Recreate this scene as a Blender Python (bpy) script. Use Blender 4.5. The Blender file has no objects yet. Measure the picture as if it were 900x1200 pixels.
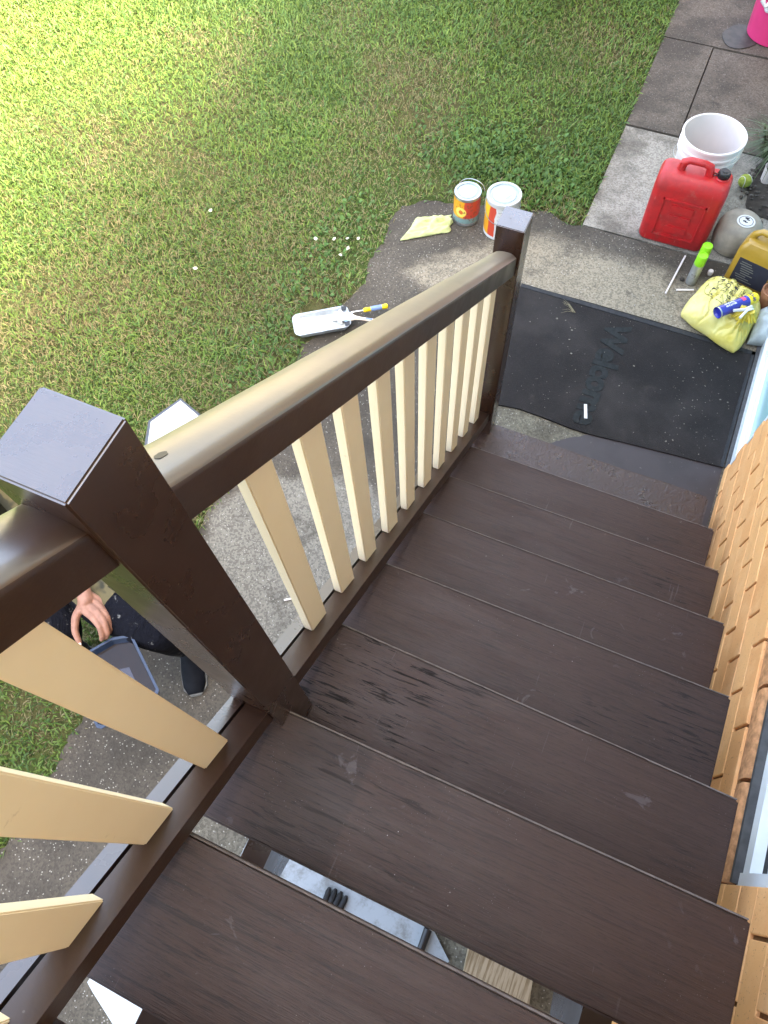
import bpy, bmesh, math, random
import numpy as np
from mathutils import Vector, Matrix, noise as mnoise
random.seed(7); RNG = np.random.default_rng(7)
S = bpy.context.scene
COL = S.collection
# ------------------------------------------------------------------ camera
cam_d = bpy.data.cameras.new('camera'); cam = bpy.data.objects.new('camera', cam_d); COL.objects.link(cam)
yaw, pit, rol = -0.4926, -1.1180, -0.0877
fw = Vector((math.sin(yaw)*math.cos(pit), math.cos(yaw)*math.cos(pit), math.sin(pit)))
rt0 = Vector((math.cos(yaw), -math.sin(yaw), 0)); up0 = rt0.cross(fw)
rt = math.cos(rol)*rt0 + math.sin(rol)*up0; up = -math.sin(rol)*rt0 + math.cos(rol)*up0
mw = Matrix((rt, up, -fw)).transposed().to_4x4(); mw.translation = Vector((0.3899, -1.3795, 2.6863))
cam.matrix_world = mw
cam_d.sensor_fit = 'HORIZONTAL'; cam_d.sensor_width = 36; cam_d.lens = 36*843.0/900
cam_d.clip_start = 0.02; cam_d.clip_end = 500
S.camera = cam
# ------------------------------------------------------------------ sky, sun, exposure
SUN_EL, SUN_AZ = math.radians(56), math.radians(100)      # azimuth from +Y towards +X: behind the house
w = bpy.data.worlds.new('World'); S.world = w; w.use_nodes = True
nt = w.node_tree; nt.nodes.clear()
sky = nt.nodes.new('ShaderNodeTexSky'); sky.sky_type = 'NISHITA'; sky.sun_disc = False
sky.sun_elevation = SUN_EL; sky.sun_rotation = SUN_AZ; sky.air_density = 1.0; sky.dust_density = 6.0; sky.ozone_density = 0.6
bg = nt.nodes.new('ShaderNodeBackground'); bg.inputs[1].default_value = 0.15
wo = nt.nodes.new('ShaderNodeOutputWorld')
nt.links.new(sky.outputs[0], bg.inputs[0]); nt.links.new(bg.outputs[0], wo.inputs[0])
sun_d = bpy.data.lights.new('sun', 'SUN'); sun_d.energy = 2.3; sun_d.angle = math.radians(14); sun_d.color = (1, .93, .8)
sun = bpy.data.objects.new('sun', sun_d); COL.objects.link(sun)
sd = Vector((math.sin(SUN_AZ)*math.cos(SUN_EL), math.cos(SUN_AZ)*math.cos(SUN_EL), math.sin(SUN_EL)))
sun.rotation_euler = sd.to_track_quat('Z', 'Y').to_euler()
S.view_settings.view_transform = 'Standard'; S.view_settings.look = 'None'
S.view_settings.exposure = 3.75; S.view_settings.gamma = 1.0; S.view_settings.use_curve_mapping = False
S.view_settings.use_white_balance = True; S.view_settings.white_balance_temperature = 7400; S.view_settings.white_balance_tint = 8

# ------------------------------------------------------------------ helpers
def tag(o, label=None, cat=None, group=None, kind=None):
    if label: o['label'] = label
    if cat: o['category'] = cat
    if group: o['group'] = group
    if kind: o['kind'] = kind
    return o
def empty(name, loc, label, cat, group=None, rz=0):
    o = bpy.data.objects.new(name, None); COL.objects.link(o); o.location = loc; o.rotation_euler = (0, 0, rz)
    o.empty_display_size = .05
    return tag(o, label, cat, group)
def link(name, me, m=None, parent=None):
    o = bpy.data.objects.new(name, me); COL.objects.link(o)
    if m is not None and not me.materials: me.materials.append(m)
    if parent is not None: o.parent = parent
    return o
def finish(name, bm, m, parent=None, smooth=None, bevel=0, seg=2, world=False):
    if bevel:
        bmesh.ops.bevel(bm, geom=[e for e in bm.edges if e.calc_face_angle(0) > .5], offset=bevel, segments=seg, affect='EDGES', clamp_overlap=True)
    bmesh.ops.recalc_face_normals(bm, faces=bm.faces[:])
    me = bpy.data.meshes.new(name); bm.to_mesh(me); bm.free()
    if smooth is not None:
        me.shade_smooth(); me.set_sharp_from_angle(angle=math.radians(smooth))
    o = link(name, me, m, None)
    if parent is not None:
        o.parent = parent
        if world: o.location = -Vector(parent.location)
    return o
def box(bm, x0, x1, y0, y1, z0, z1):
    v = [bm.verts.new(p) for p in ((x0,y0,z0),(x1,y0,z0),(x1,y1,z0),(x0,y1,z0),(x0,y0,z1),(x1,y0,z1),(x1,y1,z1),(x0,y1,z1))]
    for f in ((3,2,1,0),(4,5,6,7),(0,1,5,4),(1,2,6,5),(2,3,7,6),(3,0,4,7)): bm.faces.new([v[i] for i in f])
    return v
def prism(bm, pts, vec):
    vec = Vector(vec); a = [bm.verts.new(p) for p in pts]; b = [bm.verts.new(Vector(p)+vec) for p in pts]
    n = len(a); bm.faces.new(a[::-1]); bm.faces.new(b)
    for i in range(n): bm.faces.new((a[i], a[(i+1) % n], b[(i+1) % n], b[i]))
def lathe(bm, prof, n=32, c=(0,0,0), cap0=True, cap1=True):
    rings = []
    for r, z in prof:
        rings.append([bm.verts.new((c[0]+r*math.cos(2*math.pi*i/n), c[1]+r*math.sin(2*math.pi*i/n), c[2]+z)) for i in range(n)])
    for a, b in zip(rings, rings[1:]):
        for i in range(n): bm.faces.new((a[i], a[(i+1) % n], b[(i+1) % n], b[i]))
    if cap0: bm.faces.new(rings[0][::-1])
    if cap1: bm.faces.new(rings[-1])
def tube(bm, pts, rad, n=8, closed=False):
    pts = [Vector(p) for p in pts]; N = len(pts)
    rads = rad if isinstance(rad, (list, tuple)) else [rad]*N
    rings = []; prev = None
    for i, p in enumerate(pts):
        t = (pts[(i+1) % N]-pts[i-1]) if closed else (pts[min(i+1, N-1)]-pts[max(i-1, 0)])
        t.normalize()
        a = prev if prev is not None else (Vector((0,0,1)) if abs(t.z) < .9 else Vector((1,0,0)))
        a = (a - t*a.dot(t)).normalized(); prev = a; b = t.cross(a)
        rings.append([bm.verts.new(p+rads[i]*(a*math.cos(2*math.pi*k/n)+b*math.sin(2*math.pi*k/n))) for k in range(n)])
    for i in range(N if closed else N-1):
        A, B = rings[i], rings[(i+1) % N]
        for k in range(n): bm.faces.new((A[k], A[(k+1) % n], B[(k+1) % n], B[k]))
    if not closed: bm.faces.new(rings[0][::-1]); bm.faces.new(rings[-1])
def loft(bm, rings, cap=True):
    R_ = [[bm.verts.new(p) for p in r] for r in rings]; n = len(R_[0])
    for A, B in zip(R_, R_[1:]):
        for k in range(n): bm.faces.new((A[k], A[(k+1) % n], B[(k+1) % n], B[k]))
    if cap: bm.faces.new(R_[0][::-1]); bm.faces.new(R_[-1])
def rrect(w, d, r, n=5, z=0, cx=0, cy=0):
    out = []
    for sx, sy, a0 in ((1,1,0),(-1,1,90),(-1,-1,180),(1,-1,270)):
        for k in range(n+1):
            a = math.radians(a0+90*k/n); out.append((cx+sx*(w/2-r)+r*math.cos(a), cy+sy*(d/2-r)+r*math.sin(a), z))
    return out
def text_mesh(name, s, size, m, mat_world, parent=None, extrude=.0005, align='CENTER', bold=0.0, spacing=1.0):
    cu = bpy.data.curves.new(name, 'FONT'); cu.body = s; cu.size = size; cu.extrude = extrude; cu.align_x = align; cu.align_y = 'CENTER'
    cu.offset = bold; cu.space_character = spacing; cu.resolution_u = 3
    o = bpy.data.objects.new('tmp', cu); COL.objects.link(o)
    dg = bpy.context.evaluated_depsgraph_get(); me = bpy.data.meshes.new_from_object(o.evaluated_get(dg))
    bpy.data.objects.remove(o)
    me.materials.clear(); me.transform(mat_world)
    return link(name, me, m, parent)
def frame_mat(o, x, y):       # matrix with text direction x, text-up y, origin o
    x = Vector(x).normalized(); y = Vector(y); y = (y - x*y.dot(x)).normalized(); z = x.cross(y)
    return Matrix.Translation(o) @ Matrix((x, y, z)).transposed().to_4x4()
def fbm(x, y, seed=0, oct=4):  # cheap value noise on numpy arrays, 0..1
    out = np.zeros_like(x); amp = 1; tot = 0
    for o in range(oct):
        tab = np.random.default_rng(seed*31+o).random((64, 64))
        xi = np.floor(x).astype(int); yi = np.floor(y).astype(int); fx = x-xi; fy = y-yi
        fx = fx*fx*(3-2*fx); fy = fy*fy*(3-2*fy)
        g = lambda a, b: tab[a % 64, b % 64]
        out += amp*((g(xi, yi)*(1-fx)+g(xi+1, yi)*fx)*(1-fy)+(g(xi, yi+1)*(1-fx)+g(xi+1, yi+1)*fx)*fy)
        tot += amp; amp *= .5; x = x*2.03+5.1; y = y*2.03+3.7
    return out/tot

# ------------------------------------------------------------------ material kit
class Mat:
    def __init__(s, name, col=(.5,.5,.5), rough=.5, spec=.5, metal=0, coat=0):
        s.m = bpy.data.materials.new(name); s.m.use_nodes = True; s.nt = s.m.node_tree
        s.b = s.nt.nodes['Principled BSDF']; s.col = None
        s.b.inputs['Roughness'].default_value = rough; s.b.inputs['Specular IOR Level'].default_value = spec
        s.b.inputs['Metallic'].default_value = metal; s.b.inputs['Coat Weight'].default_value = coat
        s.b.inputs['Base Color'].default_value = (*col, 1); s.base = (*col, 1); s.h = None
        s.tc = s.nt.nodes.new('ShaderNodeTexCoord'); s.co = s.tc.outputs['Object']
    def N(s, t, **kw):
        n = s.nt.nodes.new('ShaderNode'+t)
        for k, v in kw.items():
            if k.startswith('_'): setattr(n, k[1:], v)
            else:
                i = n.inputs[k.replace('9', ' ')] if not k.startswith('i') or not k[1:].isdigit() else n.inputs[int(k[1:])]
                if isinstance(v, bpy.types.NodeSocket): s.nt.links.new(v, i)
                else: i.default_value = v
        return n
    def randomize(s):
        oi = s.N('ObjectInfo'); mul = s.N('VectorMath', _operation='SCALE'); s.nt.links.new(oi.outputs['Random'], mul.inputs[3]); mul.inputs[0].default_value = (37, 19, 53)
        ad = s.N('VectorMath', _operation='ADD', i0=s.co, i1=mul.outputs[0]); s.co = ad.outputs[0]; s.rnd = oi.outputs['Random']; return s
    def mapping(s, scale=(1,1,1), rot=(0,0,0), loc=(0,0,0)):
        return s.N('Mapping', Vector=s.co, Scale=scale, Rotation=rot, Location=loc).outputs[0]
    def noise(s, scale, detail=4, rough=.55, co=None, dist=0):
        return s.N('TexNoise', Vector=co or s.co, Scale=scale, Detail=detail, Roughness=rough, Distortion=dist).outputs[0]
    def vor(s, scale, co=None, out=0, feat='F1', rand=1):
        return s.N('TexVoronoi', Vector=co or s.co, Scale=scale, Randomness=rand, _feature=feat).outputs[out]
    def ramp(s, fac, lo, hi, a=0, b=1):
        return s.N('MapRange', Value=fac, i1=lo, i2=hi, i3=a, i4=b, _interpolation_type='SMOOTHSTEP').outputs[0]
    def math(s, op, a, b=0): return s.N('Math', _operation=op, i0=a, i1=b).outputs[0]
    def mix(s, fac, col, mode='MIX'):
        n = s.nt.nodes.new('ShaderNodeMix'); n.data_type = 'RGBA'; n.blend_type = mode
        if isinstance(fac, (int, float)): n.inputs[0].default_value = fac
        else: s.nt.links.new(fac, n.inputs[0])
        if s.col is None: n.inputs[6].default_value = s.base
        else: s.nt.links.new(s.col, n.inputs[6])
        if isinstance(col, bpy.types.NodeSocket): s.nt.links.new(col, n.inputs[7])
        else: n.inputs[7].default_value = (*col, 1)
        s.col = n.outputs[2]; s.nt.links.new(s.col, s.b.inputs['Base Color']); return s
    def bump(s, h, strength=.3, dist=.002):
        n = s.N('Bump', Strength=strength, Distance=dist, Height=h)
        if s.h is not None: s.nt.links.new(s.h, n.inputs['Normal'])
        s.h = n.outputs[0]; s.nt.links.new(s.h, s.b.inputs['Normal']); return s
    def rough(s, sock): s.nt.links.new(sock, s.b.inputs['Roughness']); return s
def simple(name, col, rough=.5, spec=.5, var=.12, vs=30, bump=.05, metal=0, coat=0, grime=0):
    m = Mat(name, col, rough, spec, metal, coat)
    n = m.noise(vs, 5)
    m.mix(m.ramp(n, .3, .7, 0, 1), tuple(c*(1-var) for c in col))
    if grime:
        m.mix(m.math('MULTIPLY', m.ramp(m.noise(vs*.4, 6, .65), .5, .75), grime), (.12, .1, .08))
    m.rough(m.ramp(n, .2, .8, rough*.85, min(1, rough*1.2)))
    if bump: m.bump(n, bump, .002)
    return m.m

BROWN = (.034, .0142, .0074)
def tread_mat(name, wet=0.0, patch=None):
    m = Mat(name, (.0345, .0150, .0094), .4, .36)
    loc = m.N('SeparateXYZ', i0=m.co); lx = loc.outputs[0]; raw = m.co
    m.randomize()
    g = m.noise(2.6, 8, .66, m.mapping((1.3, 30, 20)), .6)
    fine = m.noise(4, 5, .65, m.mapping((2.0, 70, 40)))
    brush = m.noise(3.2, 6, .7, m.mapping((1.2, 55, 30), (0, 0, .04)), .3)
    m.mix(m.ramp(m.noise(2.2, 5, .6, m.mapping((1, 3, 1))), .35, .7), (.040, .0185, .0122))
    m.mix(m.math('MULTIPLY', m.ramp(brush, .42, .66), .45), (.049, .0255, .0190))
    m.mix(m.math('MULTIPLY', m.ramp(fine, .52, .64), .55), (.0125, .0055, .0038))
    pores = m.noise(4.5, 5, .75, m.mapping((9, 110, 60), (0, 0, .02)))
    m.mix(m.math('MULTIPLY', m.ramp(pores, .55, .62), .6), (.0095, .0045, .0032))
    m.mix(m.math('MULTIPLY', m.ramp(m.noise(5, 5, .75, m.mapping((11, 90, 60), (0, 0, -.03), (3, 1, 2))), .58, .66), .4), (.058, .036, .031))
    wear = m.ramp(m.noise(2.0, 4, .6), .50, .66, .0, .8)
    if wet:
        left = m.ramp(m.math('ADD', lx, m.math('MULTIPLY', m.noise(4, 4, .6), .5)), .42, .05)
        wear = m.math('MAXIMUM', wear, m.math('MULTIPLY', left, wet))
    gs = m.noise(3.0, 8, .7, m.mapping((3.2, 42, 20), (0, 0, .03)), .5)
    streak = m.math('MULTIPLY', m.ramp(gs, .53, .60), wear)
    m.mix(m.math('MULTIPLY', streak, .9), (.006, .0034, .0026))
    if patch:     # a freshly coated patch with a straight brushed end
        e = m.math('ADD', lx, m.math('MULTIPLY', brush, .02))
        pm = m.math('MULTIPLY', m.ramp(e, patch[1]+.006, patch[1]-.006), m.ramp(e, patch[0]-.05, patch[0]+.05))
        m.mix(m.math('MULTIPLY', pm, .45), (.012, .0062, .0045))
    sp = m.math('MULTIPLY', m.ramp(m.vor(48), .06, .025), m.ramp(m.noise(9, 2), .56, .66))
    m.mix(m.math('MULTIPLY', sp, .7), (.36, .33, .32))
    sp3 = m.math('MULTIPLY', m.ramp(m.vor(150), .14, .05), m.ramp(m.noise(10, 5, .7), .50, .62))
    m.mix(m.math('MULTIPLY', sp3, .5), (.20, .175, .17))
    scf = m.math('MULTIPLY', m.ramp(m.noise(13, 5, .65, None, 1.5), .64, .70), m.ramp(m.noise(3.1, 2), .50, .62))
    m.mix(m.math('MULTIPLY', scf, .22), (.17, .15, .16))
    ln = m.math('MULTIPLY', m.ramp(m.noise(2.2, 3, .5, m.mapping((60, 3, 1), (0, 0, .5)), .4), .68, .72), m.ramp(m.noise(4.5, 2), .52, .6))
    m.mix(m.math('MULTIPLY', ln, .18), (.15, .13, .135))
    m.rough(m.math('MAXIMUM', m.ramp(m.noise(5, 6, .7, m.mapping((1, 4, 1))), .3, .75, .30, .56), m.math('MULTIPLY', streak, .85)))
    m.bump(g, .42, .002).bump(pores, .5, .0012).bump(fine, .4, .0012).bump(brush, .25, .001).bump(m.ramp(m.noise(1.2, 3), .2, .8), .05, .01)
    return m.m
def post_mat(name='brown_gloss_paint', coat=.35, ior=1.5, cr=.14, cap=False):
    m = Mat(name, BROWN, .27, .5, 0, coat); m.b.inputs['Coat IOR'].default_value = ior; m.b.inputs['Coat Roughness'].default_value = cr
    n = m.noise(7, 5, .6); st = m.noise(3, 5, .55, m.mapping((60, 60, 3)))
    m.mix(m.ramp(n, .35, .7), (.040, .0172, .0092))
    m.rough(m.ramp(n, .3, .7, .2, .36)); m.bump(st, .12, .0015).bump(m.noise(55, 4, .6), .08, .0015)
    if cap:   # end grain: saw lines, a split, bare dark spots in the paint
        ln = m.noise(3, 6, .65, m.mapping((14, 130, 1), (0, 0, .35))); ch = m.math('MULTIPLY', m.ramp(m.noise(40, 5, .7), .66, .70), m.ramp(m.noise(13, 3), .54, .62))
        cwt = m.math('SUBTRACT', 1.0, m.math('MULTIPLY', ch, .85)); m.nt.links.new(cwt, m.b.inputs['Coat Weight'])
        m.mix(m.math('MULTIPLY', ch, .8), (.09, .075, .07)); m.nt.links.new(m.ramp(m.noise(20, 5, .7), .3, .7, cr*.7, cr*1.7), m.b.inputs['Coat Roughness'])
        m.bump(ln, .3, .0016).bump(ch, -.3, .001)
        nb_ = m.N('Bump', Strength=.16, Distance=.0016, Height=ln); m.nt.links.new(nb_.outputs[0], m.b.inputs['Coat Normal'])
    return m.m
def rail_mat(top=False):
    m = Mat('brown_rail_top_sky_sheen' if top else 'brown_rail_paint', BROWN, .36, .6)
    n = m.noise(9, 5, .6); st = m.noise(3, 5, .55, m.mapping((70, 3, 70), (.62, 0, 0)))
    m.mix(m.ramp(n, .35, .7), (.040, .0182, .0108))
    sp = m.math('MULTIPLY', m.ramp(m.vor(30), .06, .03), m.ramp(m.noise(8, 2), .55, .65))
    m.mix(m.math('MULTIPLY', sp, .6), (.3, .27, .24))
    m.rough(m.ramp(n, .3, .7, .34, .48))
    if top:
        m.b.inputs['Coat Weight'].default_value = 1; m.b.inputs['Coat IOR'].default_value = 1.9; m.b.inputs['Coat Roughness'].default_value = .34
        m.b.inputs['Sheen Weight'].default_value = .6; m.b.inputs['Sheen Roughness'].default_value = .27; m.b.inputs['Sheen Tint'].default_value = (1, .82, .62, 1)  # tan sheen and stronger coat put sky glare on the top faces
    m.bump(st, .14, .001).bump(m.noise(120, 3, .6), .22, .0012).bump(m.ramp(m.vor(70), .0, .12), .12, .001)
    return m.m
def cream_mat():
    m = Mat('cream_paint', (.95, .80, .575), .42, .45).randomize()
    m.mix(m.ramp(m.noise(8, 5, .6), .35, .7), (.93, .775, .55))
    m.mix(m.math('MULTIPLY', m.ramp(m.noise(26, 5, .7), .66, .74), .35), (.45, .33, .2))
    m.bump(m.noise(3, 5, .5, m.mapping((60, 60, 4))), .06, .001).bump(m.noise(60, 3), .03, .001)
    return m.m
def concrete_mat(name, light, dark, lo=.35, hi=.65, sc=1.6, speck=.5, extra=None):
    m = Mat(name, light, .85, .3)
    big = m.noise(sc, 6, .62)
    m.mix(m.ramp(big, lo, hi), dark)
    if extra: extra(m)
    m.mix(m.math('MULTIPLY', m.ramp(m.noise(5.5, 7, .7, None, .6), .5, .68), .5), tuple(c*.62 for c in dark))
    ag = m.vor(150, out=1); sep = m.N('SeparateColor', i0=ag); v = m.vor(150)
    m.mix(m.math('MULTIPLY', m.ramp(sep.outputs[0], .35, .8), .45), tuple(c*.55 for c in dark))
    m.mix(m.math('MULTIPLY', m.math('MULTIPLY', m.ramp(sep.outputs[1], .86, .95), m.ramp(v, .42, .3)), speck), (.42, .40, .35))
    v2 = m.vor(38); sp2 = m.math('MULTIPLY', m.ramp(v2, .06, .03), m.ramp(m.noise(13, 2), .54, .66))
    m.mix(m.math('MULTIPLY', sp2, .16), (.38, .35, .30))
    m.bump(v, .35, .003).bump(m.noise(60, 5, .65), .3, .004).bump(big, .2, .02)
    return m.m
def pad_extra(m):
    # paler zones: strip by doormat, mossy patch before the step, area under the stair
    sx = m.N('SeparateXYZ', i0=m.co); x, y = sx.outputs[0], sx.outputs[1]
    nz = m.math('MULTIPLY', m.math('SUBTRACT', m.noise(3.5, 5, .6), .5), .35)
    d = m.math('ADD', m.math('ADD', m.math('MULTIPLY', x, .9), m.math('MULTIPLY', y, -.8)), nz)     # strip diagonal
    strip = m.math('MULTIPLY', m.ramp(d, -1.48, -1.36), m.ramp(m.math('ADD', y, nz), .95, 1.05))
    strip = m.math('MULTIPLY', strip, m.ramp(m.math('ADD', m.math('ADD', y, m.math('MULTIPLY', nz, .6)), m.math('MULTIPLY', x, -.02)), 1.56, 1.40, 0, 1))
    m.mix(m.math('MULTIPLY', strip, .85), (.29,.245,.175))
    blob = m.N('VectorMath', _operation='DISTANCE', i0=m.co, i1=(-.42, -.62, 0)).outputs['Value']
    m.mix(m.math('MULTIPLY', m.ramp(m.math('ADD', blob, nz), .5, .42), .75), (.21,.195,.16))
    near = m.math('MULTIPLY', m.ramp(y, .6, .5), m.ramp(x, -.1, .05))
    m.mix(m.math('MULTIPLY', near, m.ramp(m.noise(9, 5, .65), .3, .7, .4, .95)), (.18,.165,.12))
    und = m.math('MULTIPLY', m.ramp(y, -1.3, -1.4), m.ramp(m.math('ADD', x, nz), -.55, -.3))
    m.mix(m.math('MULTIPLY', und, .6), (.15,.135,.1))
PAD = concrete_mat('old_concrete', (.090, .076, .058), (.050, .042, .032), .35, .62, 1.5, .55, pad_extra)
SLAB_PALE = concrete_mat('pale_concrete', (.29, .265, .22), (.125, .11, .088), .45, .66, 3.4, .3)
SLAB_DARK = concrete_mat('brown_concrete', (.135, .110, .085), (.065, .053, .041), .38, .62, 2.4, .3)
TREAD, POST, RAIL, CREAM = tread_mat('brown_tread_paint'), post_mat(), rail_mat(), cream_mat()
RAIL_TOP = rail_mat(True); CAP = post_mat('brown_cap_sky_gloss', 1.0, 2.0, .26, True); STRIP = post_mat('brown_strip_sky_gloss', 1.0, 1.7, .34)  # top faces only: same brown paint, coat boosted to show sky highlights
TREAD_WET = tread_mat('brown_tread_paint_streaky', 1.0); TREAD_PATCH = tread_mat('brown_tread_paint_patched', .7, (-.36, -.20)); TREAD_GRAIN = tread_mat('brown_tread_paint_grainy', .55)
def brick_mat():
    m = Mat('orange_brick', (.78, .41, .17), .85, .3).randomize()
    m.mix(m.ramp(m.rnd, 0, 1, 0, .9), (.68, .32, .125))
    m.mix(m.math('MULTIPLY', m.ramp(m.noise(14, 5, .65), .45, .7), .6), (.80, .45, .21))
    m.mix(m.math('MULTIPLY', m.ramp(m.noise(5, 6, .7, m.mapping((1, .35, 1.5))), .55, .75), .5), (.33, .15, .07))
    m.mix(m.math('MULTIPLY', m.ramp(m.noise(170, 3, .6), .62, .7), .6), (.22, .10, .05))
    m.bump(m.noise(160, 4, .7), .3, .002).bump(m.noise(30, 4), .2, .003)
    return m.m
BRICK = brick_mat()
SILLB = simple('pitted_sill_brick', (.62, .30, .135), .8, .35, .45, 60, .6)
MORTAR = simple('mortar', (.26, .135, .055), .95, .2, .3, 60, .3)
def upper_wall_mat():
    m = Mat('brickwork_far', (.55, .26, .10), .85, .3)
    cm = m.N('Mapping', Vector=m.co, Rotation=(math.radians(90), 0, math.radians(90)))
    sx = m.N('SeparateXYZ', i0=m.co); cb = m.N('CombineXYZ', i0=sx.outputs[1], i1=sx.outputs[2])
    bt = m.N('TexBrick', Vector=cb.outputs[0], Color1=(.56,.27,.1,1), Color2=(.47,.21,.08,1), Mortar=(.2,.11,.05,1), Scale=1.0)
    bt.inputs['Brick Width'].default_value = .236; bt.inputs['Row Height'].default_value = .0815; bt.inputs['Mortar Size'].default_value = .004
    m.mix(1.0, bt.outputs[0]); m.bump(bt.outputs[1], -.6, .008); return m.m
WALLFAR = upper_wall_mat()
WHITE_AL = simple('white_aluminium', (.74,.78,.79), .35, .5, .08, 12, .02, grime=.12)
DARKSTRIP = simple('dark_sealant', (.075, .075, .075), .7, .3, .3, 40, .2)
def glass_mat(name, col, rough=.05):
    m = Mat(name, col, rough, .8); m.bump(m.noise(3, 2), .02, .01); return m.m
AQUA = glass_mat('aqua_glass', (.30,.52,.52), .18)
WINGLASS = glass_mat('window_glass', (.20, .235, .25), .04)
WHITEPL = simple('white_plastic', (.72,.645,.61), .38, .5, .06, 10, .02, grime=.08)
def red_mat():
    m = Mat('red_plastic', (.46, .014, .016), .42, .5)
    n = m.noise(12, 6, .65); m.mix(m.ramp(n, .4, .7), (.32,.016,.017))
    m.mix(m.math('MULTIPLY', m.ramp(m.noise(22, 7, .75), .56, .7), .5), (.30, .09, .07))
    m.mix(m.math('MULTIPLY', m.ramp(m.noise(70, 4, .7, m.mapping((1, 1, .25))), .64, .72), .3), (.55, .25, .2))
    m.rough(m.ramp(n, .3, .7, .34, .55)); m.bump(m.noise(40, 4), .08, .003); return m.m
RED = red_mat()
BLACKPL = simple('black_plastic', (.012, .012, .014), .4, .5, .2, 20, .03)
GOLD = simple('gold_plastic', (.42, .24, .028), .33, .5, .2, 9, .05, coat=.2)
GREENCAP = simple('lime_plastic', (.25, .62, .02), .4, .5, .1, 10, .02)
PINK = simple('pink_plastic', (.65,.04,.16), .38, .5, .1, 8, .03)
TENNIS = simple('tennis_felt', (.30, .36, .07), .95, .1, .35, 60, .6)
STONEC = simple('weathered_beige_plastic', (.33, .29, .23), .6, .4, .35, 14, .2, grime=.35)
PAPER = simple('white_paper', (.65,.65,.63), .7, .3, .08, 20, .02)
INK = simple('dark_print', (.03, .03, .045), .7, .3, .1, 20, 0)
STEEL = simple('tin_steel', (.55, .57, .58), .35, .5, .2, 18, .05, metal=.9)
LIDW = simple('pale_lid', (.33,.385,.41), .35, .5, .15, 14, .04)
SOIL = simple('soil', (.05, .042, .034), .95, .2, .5, 30, .5)
TIMBER = Mat('raw_timber', (.34, .27, .18), .7, .3); TIMBER.mix(TIMBER.ramp(TIMBER.noise(3, 6, .6, TIMBER.mapping((40, 3, 40))), .4, .65), (.17, .12, .065)).bump(TIMBER.noise(3, 5, .5, TIMBER.mapping((80, 3, 80))), .2, .002); TIMBER = TIMBER.m
def board_mat():
    m = Mat('pale_board', (.27,.30,.32), .5, .4)
    m.mix(m.math('MULTIPLY', m.ramp(m.noise(9, 7, .72), .46, .66), .75), (.10, .095, .08)); m.bump(m.noise(30, 4), .1, .002); return m.m
BOARD = board_mat(); CLEANB = simple('clean_white_board', (.44,.485,.50), .4, .5, .06, 10, .02)

# ================================================================== SETTING
WX = 1.010                                               # face of the brick wall
# ---- lawn sheet
bm = bmesh.new(); v = [bm.verts.new(p) for p in ((-120,-120,-.02),(120,-120,-.02),(120,120,-.02),(-120,120,-.02))]; bm.faces.new(v)
ml = Mat('lawn_ground', (.055, .082, .018), .95, .2)
ml.mix(ml.ramp(ml.noise(1.1, 6, .65), .4, .65), (.085, .075, .03)).mix(ml.ramp(ml.noise(40, 4, .7), .5, .7), (.03, .045, .012)).bump(ml.noise(60, 5, .7), .6, .03)
lawn = tag(finish('lawn', bm, ml.m), 'patchy green lawn sheet beside the concrete', kind='structure')
# ---- concrete pad with a ragged lawn edge
def ragged(pts, step=.03, amp=.02):
    out = []
    for a, b in zip(pts, pts[1:]+pts[:1]):
        a = Vector(a); b = Vector(b); n = max(1, int((b-a).length/step)); d = (b-a); pr = Vector((-d.y, d.x)).normalized()
        for k in range(n):
            p = a+d*k/n; o = amp*(2*mnoise.noise(Vector((p.x*7, p.y*7, 3.3)))) + amp*.8*mnoise.noise(Vector((p.x*25, p.y*25, 1)))
            out.append(p+pr*o)
    return out
edge = ragged([(-.93,-3.2),(-.915,-1.45),(-.90,-.2),(-.915,.42),(-.86,.62),(-.835,.9),(-.86,1.25),(-.86,1.44),(-.72,1.53),(-.49,1.585),(-.2,1.645),(.05,1.64)])
k = next(i for i, p in enumerate(edge) if p.x > .03 and p.y > 1.6)
edge = edge[:k+1]
PADPOLY = [(p.x, p.y) for p in edge]+[(.05,1.637),(1.2,1.637),(1.2,-3.2)]
bm = bmesh.new(); prism(bm, [(x, y, -.06) for x, y in PADPOLY], (0,0,.06))
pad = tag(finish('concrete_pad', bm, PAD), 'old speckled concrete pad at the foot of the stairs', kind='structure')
# ---- path of slabs
bm = bmesh.new(); box(bm, .05, 1.2, 1.645, 9, -.06, -.018)
path = tag(finish('concrete_path', bm, SOIL), 'concrete slab path along the house', kind='structure')
for (x0, x1, y0, y1, m, dz) in ((.052,1.2,1.647,2.452,SLAB_PALE,.0),(.05,.338,2.463,3.29,SLAB_DARK,.004),(.346,1.2,2.461,3.285,SLAB_DARK,.002),(.046,1.2,3.302,5.2,SLAB_DARK,.003),(.05,1.2,5.21,7.0,SLAB_DARK,0)):
    bm = bmesh.new(); box(bm, x0, x1, y0, y1, -.05, dz)
    finish('slab', bm, m, path, bevel=.005)
bm = bmesh.new(); box(bm, -16, .0, 5.2, 16, -.06, .004)  # unseen pale sheet, added so the handrail reflects something bright
BOUNCE_MAT = concrete_mat('bounce_sheet_concrete', (.46, .39, .29), (.38, .32, .24), .35, .65, .6, .2)
tag(finish('bounce_sheet', bm, BOUNCE_MAT), 'added pale sheet beyond the lawn, unseen, brightening the handrail reflection', kind='structure')
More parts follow.
